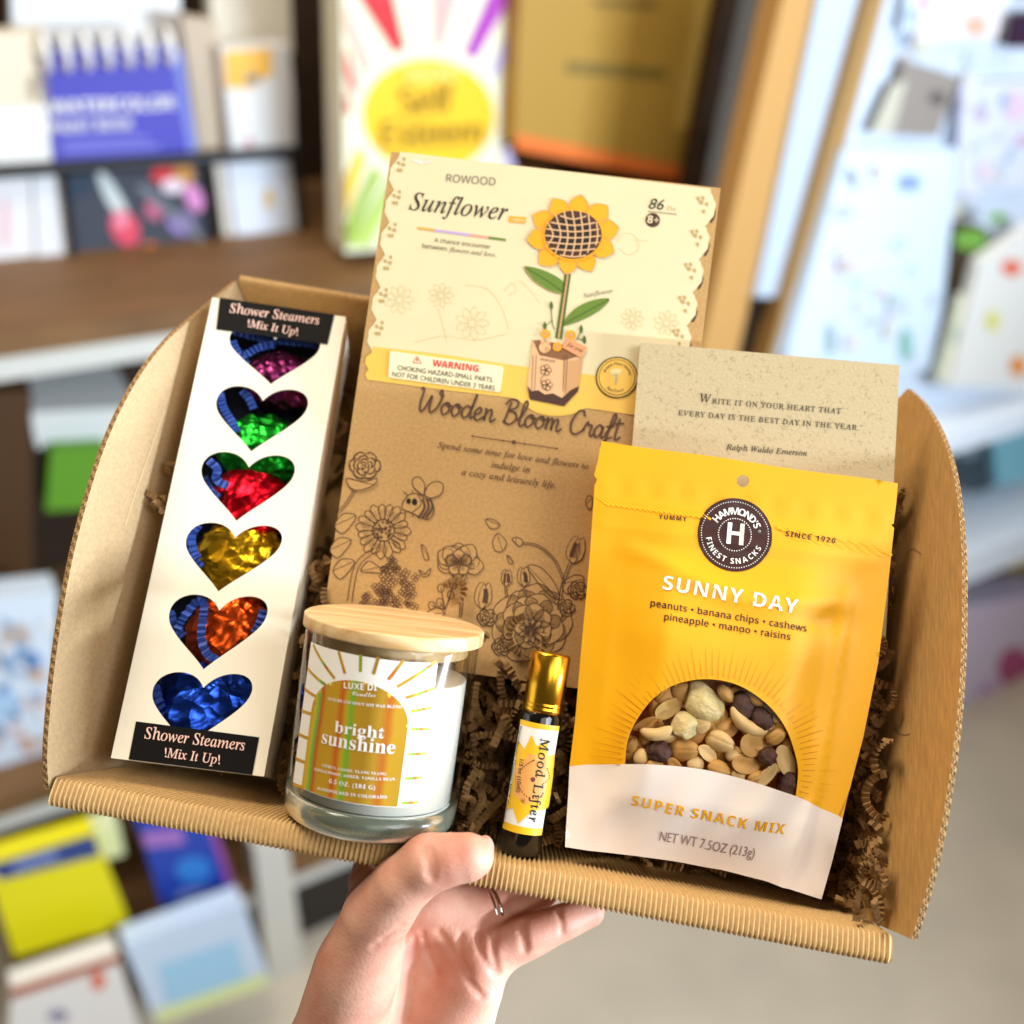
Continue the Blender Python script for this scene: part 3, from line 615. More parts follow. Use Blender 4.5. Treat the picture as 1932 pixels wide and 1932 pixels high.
for pts in ([(1075, 900), (1060, 860), (1030, 885)], [(1065, 870), (1058, 800), (1060, 790)], [(1180, 950), (1200, 900)], [(1190, 945), (1215, 950)]):
    ik.line(pts, LW * 1.2, stemg, 4); p = pts[-1]; ik.poly(smooth([(p[0] - 9, p[1]), (p[0], p[1] - 22), (p[0] + 9, p[1]), (p[0], p[1] + 18)], 4, True), stemg, 5)
ik.poly([(1135, 940), (1230, 985), (1200, 1035), (1110, 985)], coralc, 9); ik.text('for you', (1128, 975), (1205, 1010), bi, 'it', 10, .2)
# hand-lettered title
CUR = {'W': ([[(0, 1.75), (.12, 1.95), (.22, 1.7), (.18, .8), (.32, .05), (.62, .3), (.95, 1.4), (.95, .5), (1.15, .03), (1.55, .5), (1.75, 1.4), (1.62, 1.95), (1.5, 1.65), (1.8, 1.4)]], 1.85),
 'o': ([[(.62, .95), (.3, .98), (.04, .5), (.28, .02), (.62, .3), (.62, .8), (.4, 1.0), (.42, .78), (.85, .8)]], .82), 'd': ([[(.62, .85), (.35, 1), (.04, .5), (.25, 0), (.58, .3), (.8, 1.3), (.86, 2.05), (.72, .8), (.8, .05), (1.05, .25)]], 1.0),
 'e': ([[(0, .4), (.35, .5), (.5, .8), (.32, 1.0), (.06, .6), (.15, .1), (.45, 0), (.8, .35)]], .78), 'n': ([[(0, .85), (.1, .95), (.1, .02), (.12, .5), (.38, .95), (.56, .8), (.54, .2), (.68, 0), (.95, .3)]], .95),
 'B': ([[(.35, 1.85), (.15, .05)], [(-.05, 1.55), (.3, 2.0), (.85, 1.9), (.8, 1.4), (.3, 1.1), (.85, 1.0), (1.0, .45), (.6, .02), (.05, .2)]], 1.15), 'l': ([[(-.05, .35), (.28, .95), (.48, 1.75), (.32, 2.05), (.18, 1.4), (.2, .2), (.4, 0), (.62, .3)]], .55),
 'm': ([[(0, .85), (.1, .95), (.1, .02), (.12, .5), (.34, .95), (.5, .8), (.5, .02), (.52, .5), (.76, .95), (.92, .8), (.9, .2), (1.05, 0), (1.3, .3)]], 1.35), 'C': ([[(.9, 1.5), (.75, 1.95), (.35, 1.8), (.03, 1.0), (.12, .25), (.5, 0), (.9, .25), (1.1, .5)]], 1.05),
 'r': ([[(-.05, .35), (.22, 1.1), (.28, .88), (.58, .88), (.54, .3), (.68, 0), (.92, .3)]], .82), 'a': ([[(.6, .85), (.32, 1), (.04, .5), (.25, 0), (.56, .35), (.64, .95), (.62, .2), (.76, 0), (1.0, .3)]], .95),
 'f': ([[(-.05, .35), (.3, 1.0), (.5, 1.75), (.34, 2.05), (.2, 1.4), (.1, -.5), (.02, -.75), (-.1, -.5), (.1, -.1), (.55, .2)], [(-.1, .95), (.5, 1.05)]], .55), 't': ([[(.25, 1.75), (.18, .3), (.32, 0), (.6, .3)], [(-.12, 1.25), (.62, 1.4)]], .7), ' ': ([], .55)}
title = 'Wooden Bloom Craft'; tw = sum(CUR[c][1] for c in title); a = i5.q((640, 222)); b = i5.q((1905, 408)); e = unit(b - a); nn = np.array((-e[1], e[0])); kx = np.linalg.norm(b - a) / tw; x = 0
for c in title:
    for st in CUR[c][0]: i5.uvline(smooth([a + e * (x + px + py * .10) * kx + nn * py * kx * .98 for px, py in st], 6), .00095, brownink, 4)
    x += CUR[c][1]
i5.line([(990, 378), (1512, 455)], LW, bi, 4)
for p, r in (((990, 378), 6), ((1512, 455), 6), ((1180, 406), 6), ((1245, 415), 13), ((1312, 425), 6)): i5.disc(p, r, bi, 5)
for t, p, q in (('Spend some time for love and flowers to', (775, 448), (1705, 583)), ('indulge in', (1105, 570), (1343, 605)), ('a cozy and leisurely life.', (922, 616), (1505, 702))): i5.text(t, p, q, brownink, 'it', 4, 0, 1.0, 1.06, .008)
link('printed_front', mb, kit)
mb = MB(); ik = Ink(KT, mb, .0006, Z4); q = [(312, 1002), (828, 1073), (836, 1083), (822, 1186), (814, 1194), (303, 1126), (298, 1118), (304, 1010)]
mb.prism(KT, [ik.q(p) for p in q], .0004, .0007, mat('sticker_cream', 'F3E6BC', .3)); ik.base = .0007
ik.text('WARNING:', (503, 1072), (728, 1101), red, 'ssb', 2); ik.line([(433, 1027), (453, 1060), (413, 1056)], .0006, red, 2, True); ik.line([(433, 1038), (433, 1050)], .0006, red, 2)
ik.text('CHOKING HAZARD-SMALL PARTS.', (340, 1090), (788, 1149), black, 'n', 2, 0, 1.15); ik.text('NOT FOR CHILDREN UNDER 3 YEARS.', (315, 1120), (800, 1187), black, 'n', 2, 0, 1.15)
link('warning_sticker', mb, kit)
mb = MB(); ik = Ink(KT, mb, .0006, Z4); c, R = ik.q((1367, 1125)), np.linalg.norm(ik.q((1466, 1125)) - ik.q((1367, 1125)))
mb.prism(KT, circ(c, R, 60), .0004, .0006, black); ik.base = .0006
for f, m, l in ((.94, amber, 1), (.86, black, 2), (.83, amber, 3)): V, T = cdt(circ(c, R * f, 60)); ik.raw(V, T, m, l)
ik.arc('Romantic Flower Meanings', c, R * .60, 165, 15, R * .19, black, 'it', 4); ik.arc('Sunflower', c, R * .72, 232, 308, R * .22, black, 'it', 4, True)
for i in range(9): a = 1.2 + i * .16; ik.uvline([c + (-R * .02, -R * .35), c + np.array((math.cos(a) * .1, 0)) * R, c + np.array((math.cos(a) * .45, math.sin(a) * .42)) * R], .0006, mat('pale_amber_ink', 'F4DFA0', .5), 4)
link('round_seal', mb, kit)

# ------------------------------------------------------------------ quote card
CDF = KT.off(.0042); card_m = mat('grey_speckled_paper', 'C4AF86', .8, var=(900, .07), bump=(700, .15))
qc = [CDF.uv(p) for p in ((1165, 1180), (1668, 1235), (1696, 690), (1208, 647))]
mb = MB().prism(CDF, qc, 0, .0012, card_m); ik = Ink(CDF, mb, .0012, Z6); fib = mat('paper_fibre', '7C6E50', .9)
ik.text('W', (745, 333), (797, 338), black, 'it', 2, -.2); ik.text('RITE IT ON YOUR HEART THAT', (800, 339), (1352, 383), black, 'it', 2, -.2, 1, 1.15, .008)
ik.text('EVERY DAY IS THE BEST DAY IN THE YEAR.', (655, 389), (1430, 454), black, 'it', 2, -.2, 1, 1.15, .008); ik.text('Ralph Waldo Emerson', (860, 536), (1207, 564), black, 'it', 2, 0, 1, 1.05, .008)
for _ in range(380):
    p = (random.uniform(490, 1590), random.uniform(92, 640)); t = random.uniform(0, 6.3); l = random.uniform(4, 13); p[1] > 92 + (p[0] - 490) * .095 and ik.line(smooth([p, (p[0] + l * math.cos(t), p[1] + l * math.sin(t)), (p[0] + 1.6 * l * math.cos(t + .6), p[1] + 1.6 * l * math.sin(t + .6))], 3), .00012, fib, 1)
one('quote_card', mb, 'grey speckled card printed with a short quotation standing behind the yellow pouch', 'greeting card', CDF.mat())

# ------------------------------------------------------------------ yellow snack pouch
yel = mat('yellow_pouch', 'F6AE00', .5, var=(25, .03)); pouch_w = mat('pouch_white', 'F3E1D2', .52); choc = mat('chocolate_ink', '3E1A14', .45); yel_ink = mat('orange_line_ink', 'D98D05', .45)
class Pouch(Frame):
    def prep(s, bl, br, tr, tl):
        s.c = [Frame.uv(s, p) for p in (bl, br, tr, tl)]
    def st(s, u, v):
        bl, br, tr, tl = s.c; t = (v - (bl[1] + br[1]) / 2) / ((tl[1] + tr[1]) / 2 - (bl[1] + br[1]) / 2)
        l = bl[0] + (tl[0] - bl[0]) * t; r = br[0] + (tr[0] - br[0]) * t; return (u - l) / (r - l), t
    def h(s, u, v):
        a, t = s.st(u, v); a = min(max(a, 0), 1); e = min(a, 1 - a); sm = lambda x: x * x * (3 - 2 * x) if 0 < x < 1 else float(x >= 1)
        prof = np.interp(t, [0, .03, .16, .35, .55, .68, .765, .80, .835, .88, 1], [.10, .22, .85, 1, .85, .55, .22, .20, .12, .04, .0])
        q = sm((e - .055) / .24) * .93 + sm(e / .05) * .07
        z = .0125 * prof * q + .0005 * math.exp(-((t - .80) / .012) ** 2) * sm(e / .03) + .0007 * math.exp(-((t - .845) / .01) ** 2) * sm(e / .03)
        z += .0004 * math.sin(a * 9 + t * 21) * sm((e - .05) / .1) * sm((.72 - t) / .1) * .8 + .0009 * math.sin((a - t) * 26 + 1) * math.exp(-((t - .12) / .10) ** 2) * sm((e - .03) / .1)
        z += .0023 * math.exp(-((a - .90 + .25 * max(0, .25 - t)) / .022) ** 2) * sm((.75 - t) / .08) + .0016 * math.exp(-((a - .09) / .02) ** 2) * sm((.7 - t) / .1) * sm((t - .2) / .1)
        z += .0010 * math.exp(-((t - .71 - .05 * math.cos(a * 5)) / .02) ** 2) * sm((e - .06) / .1) - .0022 * math.exp(-((t - .64) / .03) ** 2 - ((a - .80) / .1) ** 2)
        z += .0006 * math.sin(a * 60) * math.exp(-((t - .90) / .02) ** 2) * .25
        return z
    def uv(s, p):
        u = Frame.uv(s, p)
        for _ in range(4): u = Frame.uv(s, p, s.h(*u))
        return u
    def pt(s, u, v, w=0): return s.o + s.x * u + s.y * v + s.z * (s.h(u, v) + w)
PB = KT.off(.028); PO = Pouch(PB.o, PB.x, PB.y); PO.prep((1065, 1598), (1550, 1697), (1694, 912), (1135, 832)); FL = Frame(PB.o, PB.x, PB.y)
pouch = thing('snack_pouch', 'yellow stand up snack pouch of nut mix with a clear arched window', 'snack pouch', FL.mat())
rt = [(1694, 912), (1691, 950), (1686, 988), (1681, 990), (1687, 996), (1678, 1080), (1657, 1250), (1629, 1390), (1603, 1490)]
rb = [(1590, 1545), (1571, 1622), (1550, 1697)]; bt = [(1500, 1681), (1440, 1661), (1360, 1641), (1290, 1628), (1200, 1615), (1110, 1605), (1066, 1598)]
lb = [(1068, 1560), (1072, 1500), (1074.5, 1446)]; lt = [(1085, 1360), (1097, 1220), (1112, 1060), (1122, 915), (1127, 905), (1121, 897), (1128, 870), (1135, 832)]
arcw = [tuple(Z7(*p)) for p in smooth([(430, 812), (440, 715), (482, 618), (560, 522), (660, 465), (790, 447), (920, 475), (1040, 555), (1118, 655), (1160, 770), (1172, 850), (1162, 948)], 5)]
whi = [tuple(Z7(*p)) for p in smooth([(430, 812), (520, 812), (620, 818), (720, 828), (800, 842), (880, 861), (950, 880), (1020, 901), (1090, 925), (1162, 948)], 3)]
wl = [Z7(x, y) for x, y in ((250, 815), (330, 814))]; wr = [Z7(x, y) for x, y in ((1215, 972), (1272, 1003), (1310, 1018))]
U = lambda pts: [tuple(PO.uv(p)) for p in pts]
yl = U(rt) + U([Z7(1345, 1033)]) + U(wr[::-1]) + U(arcw[::-1]) + U(wl[::-1]) + U(lb[-1:]) + U(lt)
top_edge = [(1135 + (1694 - 1135) * i / 12, 832 + 80 * i / 12 + 1.2 * math.sin(i)) for i in range(1, 12)]
yl = U(top_edge) + yl
hole = circ(PO.uv(Z6(935, 670)), .0027, 16)
wh = U(lb[::-1]) [:0] + U([lb[-1]]) + U(wl) + U(whi) + U(wr) + U([Z7(1345, 1033)]) + U(rb) + U(bt) + U(lb[:-1])
mb = MB()
for lp, m, hs in ((yl, yel, [hole]), (wh, pouch_w, [])):
    V, T = cdt(lp, hs, .0032); mb.add([PO.pt(u, v) for u, v in V], T, m, True)
full = U(top_edge) + U(rt) + U(rb) + U(bt) + U(lb) + U(lt)
V, T = cdt(full, [hole], .006); mb.add([FL.pt(u, v, -.0004 - 1.35 * PO.h(u, v)) for u, v in V], [t[::-1] for t in T], yel, True)
ik = Ink(PO, mb, .00015, Z6)
rg = mb
def ridge(p0, p1, wd, ht, m):
    a, b = ik.q(p0), ik.q(p1); t = unit(b - a); nn = np.array((-t[1], t[0])) * wd / 2; L = [[], [], []]
    for f in np.linspace(0, 1, 18):
        c = a + (b - a) * f; z = ht * math.sin(PI * min(max(f, .02), .98)); 
        for q, (dd, hh) in enumerate(((-nn, 0), (nn * 0, z), (nn, 0))): L[q].append(PO.pt(*(c + dd), (.00012 if hh else -.00005) + hh))
    mb.grid(L, m, True)
for i in range(20): x = 300 + i * 23; ridge((x, 735 + i * 3.1), (x + 62, 775 + i * 3.1), .0013, .00022, yel)
for i in range(26): x = 1080 + i * 17; ridge((x, 870 + i * 3.2 + (i % 3) * 12), (x + 70, 898 + i * 3.2 + (i % 3) * 12), .0013, .00022, yel)
c, R = ik.disc((900, 900), 160, choc, 1, .003)
for rr, n, r in ((.90, 84, .016), (.44, 42, .018)):
    for i in range(n): a = 2 * PI * i / n; q = c + np.array((math.cos(a), math.sin(a))) * R * rr; ik.raw(circ(q, R * r, 6), [tuple(range(6))], white, 3)
ik.arc("HAMMOND'S", c, R * .55, 152, 24, R * .27, white, 'ssb', 3); ik.arc('FINEST SNACKS', c, R * .79, 192, 342, R * .21, white, 'ssb', 3, True)
ik.text('H', (863, 938), (936, 946), white, 'ssb', 3, 0, 1.05 ); ik.disc((1006, 886), 5, white, 3); ik.disc((1006, 886), 3, choc, 4)
ik.text('YUMMY', (573, 832), (693, 843), choc, 'ssb', 2, 0, 1, 1.25); ik.text('SINCE 1920', (1117, 906), (1330, 938), choc, 'ssb', 2, 0, 1, 1.3)
ik.text('SUNNY DAY', (588, 1133), (1165, 1240), white, 'ssb', 2, 0, .92, 1.12)
ik.T = Z7
ik.text('peanuts \u2022 banana chips \u2022 cashews', (537, 132), (1208, 243), choc, 'ss', 2, 0, 1, 1.08, .012); ik.text('pineapple \u2022 mango \u2022 raisins', (596, 191), (1138, 279), choc, 'ss', 2, 0, 1, 1.08, .012)
ik.text('SUPER SNACK MIX', (455, 987), (1112, 1113), yel, 'ssb', 2, 0, 1, 1.2); ik.text('NET WT 7.5OZ (213g)', (575, 1140), (982, 1214), choc and mat('mauve_ink', '9A7F7E', .5), 'n', 2, 0, 1.5, 1)
for i in range(63):
    a = PI * (1.06 - i / 62 * 1.16); d = np.array((math.cos(a), -math.sin(a)))
    ctr = np.array((802., 830.)); r0 = 388 if i % 2 else 395; L = (1.40 if i % 2 else 1.28) + .05 * math.cos(i * 2.1)
    p0, p1 = ctr + d * r0, ctr + d * r0 * L
    if p0[1] > 815 + max(0, p0[0] - 600) * .27 + 10: continue
    q0, q1 = ik.q(p0), ik.q(p1); t = unit(q1 - q0); nn = np.array((-t[1], t[0])); ik.raw([q0 - nn * .00024, q0 + nn * .00024, q1], [(0, 1, 2)], yel_ink, 1)
link('pouch_body', mb, pouch)
wfilm = clear('pouch_window_film', (.97, .95, .91), 1.16, .05, .6, .25)
V, T = cdt(U(arcw) + U(whi[-2:0:-1]), (), .003); mb = MB().add([PO.pt(u, v, .00002) for u, v in V], T, wfilm, True); link('window_film', mb, pouch)
# the nut mix behind the window
pn = mat('roasted_peanut', 'C4924F', .6, var=(120, .16), bump=(300, .3)); csh = mat('pale_cashew', 'D9B47A', .6, var=(100, .12), bump=(250, .3)); pine = mat('candied_pineapple', 'D6C08A', .35, var=(160, .16), bump=(500, .7), sss=.3); rais = mat('dark_raisin', '4A2A20', .7, var=(200, .4), bump=(500, .9)); ban = mat('banana_chip', 'C79E58', .55, var=(150, .2), bump=(400, .4))
import bmesh
def nugget(c, rx, ry, rz, rot, m, kind, seed, dz=0):
    rng = np.random.RandomState(seed); a = PO.uv(c); ex = np.linalg.norm(PO.uv((c[0] + rx, c[1])) - a); ey = np.linalg.norm(PO.uv((c[0], c[1] + ry)) - a); ez = ex * rz
    bm = bmesh.new(); bmesh.ops.create_icosphere(bm, subdivisions=4, radius=1); P = np.array([v.co[:] for v in bm.verts]); f = [tuple(v.index for v in q.verts) for q in bm.faces]; bm.free()
    D = unit_rows(rng.normal(size=(9, 3))); fq = rng.uniform(1.5, 4, 9); ph = rng.uniform(0, 6, 9); n = sum(np.sin(P @ d * q + p) for d, q, p in zip(D, fq, ph)) / 9
    if kind == 'rock':
        Nn = unit_rows(rng.normal(size=(11, 3))); Dd = rng.uniform(.72, .9, 11)
        for nn, dd in zip(Nn, Dd): P = P - np.maximum(P @ nn - dd, 0)[:, None] * nn
        P = P * (1 + .10 * n)[:, None]
    elif kind == 'raisin': P = P * (1 + .16 * np.abs(n) * 1.6 + .05 * np.sin(9 * P[:, :1].T[0] + n * 6))[:, None]
    elif kind == 'curve':
        x = P[:, 0].copy(); P = P * (1 + .05 * n)[:, None]; P[:, 1] = P[:, 1] * (.9 + .25 * np.abs(x)) + .55 * x * x * (rx / ry) * .55
    elif kind == 'half': P = P * (1 + .12 * n)[:, None]; P[:, 2] = np.where(P[:, 2] > .25, .25 - .25 * np.exp(-(P[:, 0] ** 2 * 2 + P[:, 1] ** 2 * 6)) * .7, P[:, 2])
    else: P = P * (1 + .13 * n)[:, None]; P[:, 1] *= 1 - .16 * P[:, 0]; P = P * (1 - .09 * np.exp(-((P[:, 1] - .15) / .07) ** 2) * (P[:, 2] > -.3))[:, None]
    cr, sr = math.cos(rot), math.sin(rot); h = PO.h(*a) - ez * .9 - dz - .0012
    tl = rng.uniform(-.5, .5, 2) if kind == 'half' else rng.uniform(-.25, .25, 2)
    V = [FL.pt(a[0] + (x * ex * cr - y * ey * sr), a[1] + (x * ex * sr + y * ey * cr), h + z * ez + tl[0] * x * ex + tl[1] * y * ey) for x, y, z in P]
    return MB().add(V, f, m, True)
def nut(name, label, cat, group, x, y, rx, ry, rz, rot, m, kind, seed, dz=0):
    k = .4395; one(name, nugget(Z7(x, y), rx * k, ry * k, rz, math.radians(rot), m, kind, seed, dz), label, cat, FL.mat(), group)
nut('pineapple_chunk', 'largest pale pineapple chunk at the top of the pouch window', 'pineapple chunk', 'pineapple chunks in the pouch', 775, 545, 108, 82, .55, -28, pine, 'rock', 1)
nut('pineapple_chunk', 'squarish pale pineapple chunk below the largest one in the pouch window', 'pineapple chunk', 'pineapple chunks in the pouch', 688, 655, 72, 68, .7, 10, pine, 'rock', 2)
nut('cashew', 'long curved cashew lying right of the pineapple in the pouch window', 'cashew', 'cashews in the pouch', 955, 652, 98, 33, .36, -26, csh, 'curve', 3)
nut('cashew', 'curved cashew at the left edge of the pouch window under a glint', 'cashew', 'cashews in the pouch', 568, 690, 72, 30, .42, 14, csh, 'curve', 4)
nut('cashew', 'upright cashew at the right edge of the pouch window', 'cashew', 'cashews in the pouch', 1128, 805, 70, 40, .5, -58, csh, 'half', 5)
nut('banana_chip', 'folded greenish banana chip at the upper left of the pouch window', 'banana chip', None, 620, 580, 68, 40, .5, 35, ban, 'half', 6, .001)
for x, y, r, t, s in ((940, 565, 62, 'raisin right of the largest pineapple chunk', 7), (1028, 622, 50, 'raisin touching the long cashew on its upper side', 8), (578, 762, 52, 'raisin at the lower left of the pouch window', 9), (1050, 785, 42, 'raisin beside the upright cashew', 10), (1135, 905, 50, 'raisin in the lower right corner of the pouch window', 11)):
    nut('raisin', 'dark wrinkled ' + t, 'raisin', 'raisins in the pouch', x, y, r, r * .86, .7, s * 40, rais, 'raisin', s, .0006)
PL = 'tan roasted peanut among the nut mix behind the pouch window'
for i, (x, y, rx, ry, rot, kd, dz) in enumerate(((845, 722, 66, 46, -15, 'p', 0), (980, 735, 56, 50, -40, 'half', 0), (690, 762, 68, 50, 10, 'p', .001), (790, 772, 52, 30, -35, 'half', 0), (955, 822, 66, 42, -8, 'half', 0), (840, 838, 52, 38, -12, 'p', 0), (740, 820, 42, 38, 60, 'p', .001), (645, 822, 40, 24, -40, 'half', 0),
    (1085, 700, 46, 34, 40, 'p', .001), (1050, 868, 62, 28, 62, 'half', 0), (870, 515, 46, 30, -40, 'p', .001), (1000, 528, 48, 36, -35, 'p', .001), (1070, 600, 48, 34, -30, 'half', .001), (1110, 645, 42, 38, 70, 'p', .002), (520, 645, 60, 22, 38, 'half', .001), (760, 650, 44, 40, 20, 'p', .001),
    (860, 650, 52, 34, 30, 'p', .003), (600, 520, 50, 34, 60, 'p', .003), (500, 790, 42, 30, 80, 'p', .002), (1000, 880, 44, 30, 30, 'p', .002), (560, 830, 42, 28, 10, 'p', .002), (905, 775, 40, 34, 0, 'p', .002), (680, 500, 50, 34, 20, 'p', .003), (1140, 740, 40, 30, 80, 'p', .002), (620, 700, 44, 34, 0, 'p', .003), (460, 740, 36, 28, 70, 'p', .002), (1000, 690, 50, 40, 0, 'p', .004), (920, 880, 40, 30, 0, 'p', .003))):
    nut('peanut', PL, 'peanut', 'peanuts in the pouch', x, y, rx, ry, .62, rot, pn if i % 3 else csh, kd, 40 + i, dz)
rr = random.Random(5)
for i in range(46):
    a = PI * rr.random(); d = 350 * math.sqrt(rr.random()); x, y = 800 + d * math.cos(a), 815 - d * math.sin(a) + (rr.random() < .25) * 60 * (d * math.cos(a) > 60)
    nut('peanut', PL, 'peanut', 'peanuts in the pouch', x, y, rr.uniform(42, 58), rr.uniform(30, 42), .6, rr.uniform(0, 180), pn, 'half' if i % 3 == 0 else 'p', 90 + i, .0035 + .002 * (i % 2))

# ------------------------------------------------------------------ candle
c0, c1 = at((697, 1541), .4425), at((746, 1170), .4395); ax = c1 - c0; Hc = np.linalg.norm(ax)
CY = Cyl(c0, ax, .0371, CAM - c0)
candle = thing('candle_jar', 'glass jar candle with a wooden lid and a gold foil sun label', 'candle', CY.mat())
gl = clear('jar_glass', (.97, .97, .95), 1.45, .09)
wood = mat('pale_wood', 'C8965A', .5, var=(16, .05, 'E8C896'), stretch=(1, 9, 16), bump=(60, .15)); waxm = mat('white_wax', 'F1E9DE', .45, sss=.2)
ht = Hc - .0062
mb = MB().lathe(CY, [(.0340, .0014), (.0362, .0030), (.0369, .006), (.0371, .010), (.0371, ht - .0015), (.0366, ht)], gl)
mb.lathe(CY, [(.0342, ht), (.0340, ht - .002), (.0340, .0125)], gl); link('glass_jar', mb, candle)
mb = MB().lathe(CY, [(0, .0002), (.030, .0002), (.0345, .0012), (.0364, .0030), (.0369, .006), (.0370, .0118), (.0345, .0121), (.030, .0112), (0, .0108)], mat('thick_glass_base', 'C6D0B6', .16, trans=.8, ior=1.45)); link('glass_base', mb, candle)
mb = MB().lathe(CY, [(0, .0124), (.0337, .0124), (.0337, Hc * .742), (.0325, Hc * .745), (0, Hc * .742)], waxm); link('wax', mb, candle)
mb = MB().lathe(CY, [(0, ht - .005), (.0328, ht - .005), (.0332, ht + .0002), (.0378, ht + .0003), (.0384, ht + .0006), (.0386, ht + .0012), (.0386, Hc - .0010), (.0385, Hc - .0005), (.0380, Hc - .0001), (.0374, Hc), (.036, Hc + .0001), (.03, Hc + .0002), (0, Hc + .0002)], wood); link('wooden_lid', mb, candle)
def foil_holo():
    m = bpy.data.materials.new('rainbow_gold_foil'); m.use_nodes = True; N = m.node_tree.nodes; L = m.node_tree.links; p = N['Principled BSDF']
    p.inputs['Metallic'].default_value = .4; p.inputs['Roughness'].default_value = .34
    g = N.new('ShaderNodeNewGeometry'); tr = N.new('ShaderNodeVectorTransform'); tr.vector_type = 'NORMAL'; tr.convert_from = 'WORLD'; tr.convert_to = 'OBJECT'
    sub = N.new('ShaderNodeVectorMath'); sub.operation = 'ADD'; sc_ = N.new('ShaderNodeVectorMath'); sc_.operation = 'SCALE'; sc_.inputs['Scale'].default_value = 1.0
    L.new(g.outputs['Normal'], sc_.inputs[0]); L.new(sc_.outputs[0], sub.inputs[0]); L.new(g.outputs['Incoming'], sub.inputs[1]); L.new(sub.outputs[0], tr.inputs[0])
    sp = N.new('ShaderNodeSeparateXYZ'); L.new(tr.outputs[0], sp.inputs[0])
    tc = N.new('ShaderNodeTexCoord'); nz = N.new('ShaderNodeTexNoise'); nz.inputs['Scale'].default_value = 60; L.new(tc.outputs['Object'], nz.inputs['Vector'])
    a = N.new('ShaderNodeMath'); a.operation = 'MULTIPLY_ADD'; a.inputs[1].default_value = .025; L.new(nz.outputs[0], a.inputs[0]); L.new(sp.outputs['X'], a.inputs[2])
    s = N.new('ShaderNodeMath'); s.operation = 'MULTIPLY_ADD'; s.inputs[1].default_value = 1.9; s.inputs[2].default_value = .52; L.new(a.outputs[0], s.inputs[0])
    fr = N.new('ShaderNodeMath'); fr.operation = 'FRACT'; L.new(s.outputs[0], fr.inputs[0]); r = N.new('ShaderNodeValToRGB'); E_ = r.color_ramp.elements
    stops = [(0, 'E2AC30'), (.10, 'E2AC30'), (.15, 'E8652A'), (.20, 'E8C02E'), (.25, '7CC83C'), (.30, 'D6A42C'), (.42, 'C4922A'), (.52, 'DCAA38'), (.60, 'E07A2C'), (.66, 'E2AC30'), (.78, 'CC982A'), (.84, 'E2C63A'), (.88, '6EC850'), (.92, 'E05A30'), (.96, 'E2AC30'), (1, 'E2AC30')]
    E_[0].position = 0; E_[0].color = (*lin(stops[0][1]), 1); E_[1].position = 1; E_[1].color = (*lin(stops[-1][1]), 1)
    for q, h in stops[1:-1]: e = E_.new(q); e.color = (*lin(h), 1)
    L.new(fr.outputs[0], r.inputs[0]); L.new(r.outputs[0], p.inputs['Base Color']); return m
holo = foil_holo(); lab_w = mat('label_white', 'F1EADF', .4)
mb = MB(); ik = Ink(CY, mb, .0002, Z3)
tl_, tr_, bl_, br_ = ik.q((290, 335)), ik.q((1040, 435)), ik.q((182, 1165)), ik.q((930, 1290)); u0, u1 = (tl_[0] + bl_[0]) / 2, (tr_[0] + br_[0]) / 2; v0, v1 = (bl_[1] + br_[1]) / 2, (tl_[1] + tr_[1]) / 2
V, T = cdt([(u0, v0), (u1, v0), (u1, v1), (u0, v1)], (), .002); ik.raw(V, T, lab_w, 0)
LWd, LH = u1 - u0, v1 - v0; lu = lambda x, y: (u0 + LWd * x, v0 + LH * y)   # label fractions
ar = [lu(.125, .005), lu(.845, .005), lu(.845, .55)] + [lu(.485 + .36 * math.cos(a), .55 + .278 * math.sin(a)) for a in np.linspace(0, PI, 26)[1:-1]] + [lu(.125, .55)]
V, T = cdt(ar, (), .002); ik.raw(V, T, holo, 1)
for (a, b) in (((305, 340), (432, 540)), ((455, 378), (492, 510)), ((585, 398), (583, 500)), ((690, 412), (660, 515)), ((840, 430), (748, 548)), ((1030, 440), (800, 590)), ((1022, 597), (850, 655)), ((1005, 712), (882, 735)), ((988, 840), (885, 840)), ((968, 985), (865, 990)), ((945, 1128), (843, 1135)), ((925, 1275), (825, 1280)), ((272, 480), (380, 580)), ((253, 600), (333, 655)), ((235, 730), (305, 755)), ((217, 870), (287, 900)), ((200, 1015), (267, 1043)), ((185, 1165), (248, 1190))):
    A_, B_ = ik.q(a), ik.q(b); ik.uvline([A_ + (B_ - A_) * f for f in np.linspace(0, 1, 6)], .0013, holo, 1)
ik.text('LUXE DI', (486, 598), (680, 612), white, 'ssb', 3); ik.text('Candles', (535, 640), (672, 650), white, 'bsc', 3)
ik.text('LUXURY COCONUT SOY WAX BLEND', (392, 668), (826, 716), white, 'bs', 3); ik.text('bright', (430, 857), (722, 895), white, 'bs', 3, 0, .86); ik.text('sunshine', (355, 922), (784, 987), white, 'bs', 3, 0, 1.0)
for t, p, q in (('CITRUS, CASSIS, YLANG YLANG,', (358, 1062), (738, 1113)), ('SANDALWOOD, AMBER, VANILLA BEAN', (312, 1085), (785, 1145)), ('6.5 OZ. (184 G)', (398, 1160), (668, 1200)), ('HANDPOURED IN COLORADO', (330, 1200), (737, 1252))): ik.text(t, p, q, white, 'bs', 3, 0, 1, 1.12)
link('sun_label', mb, candle)

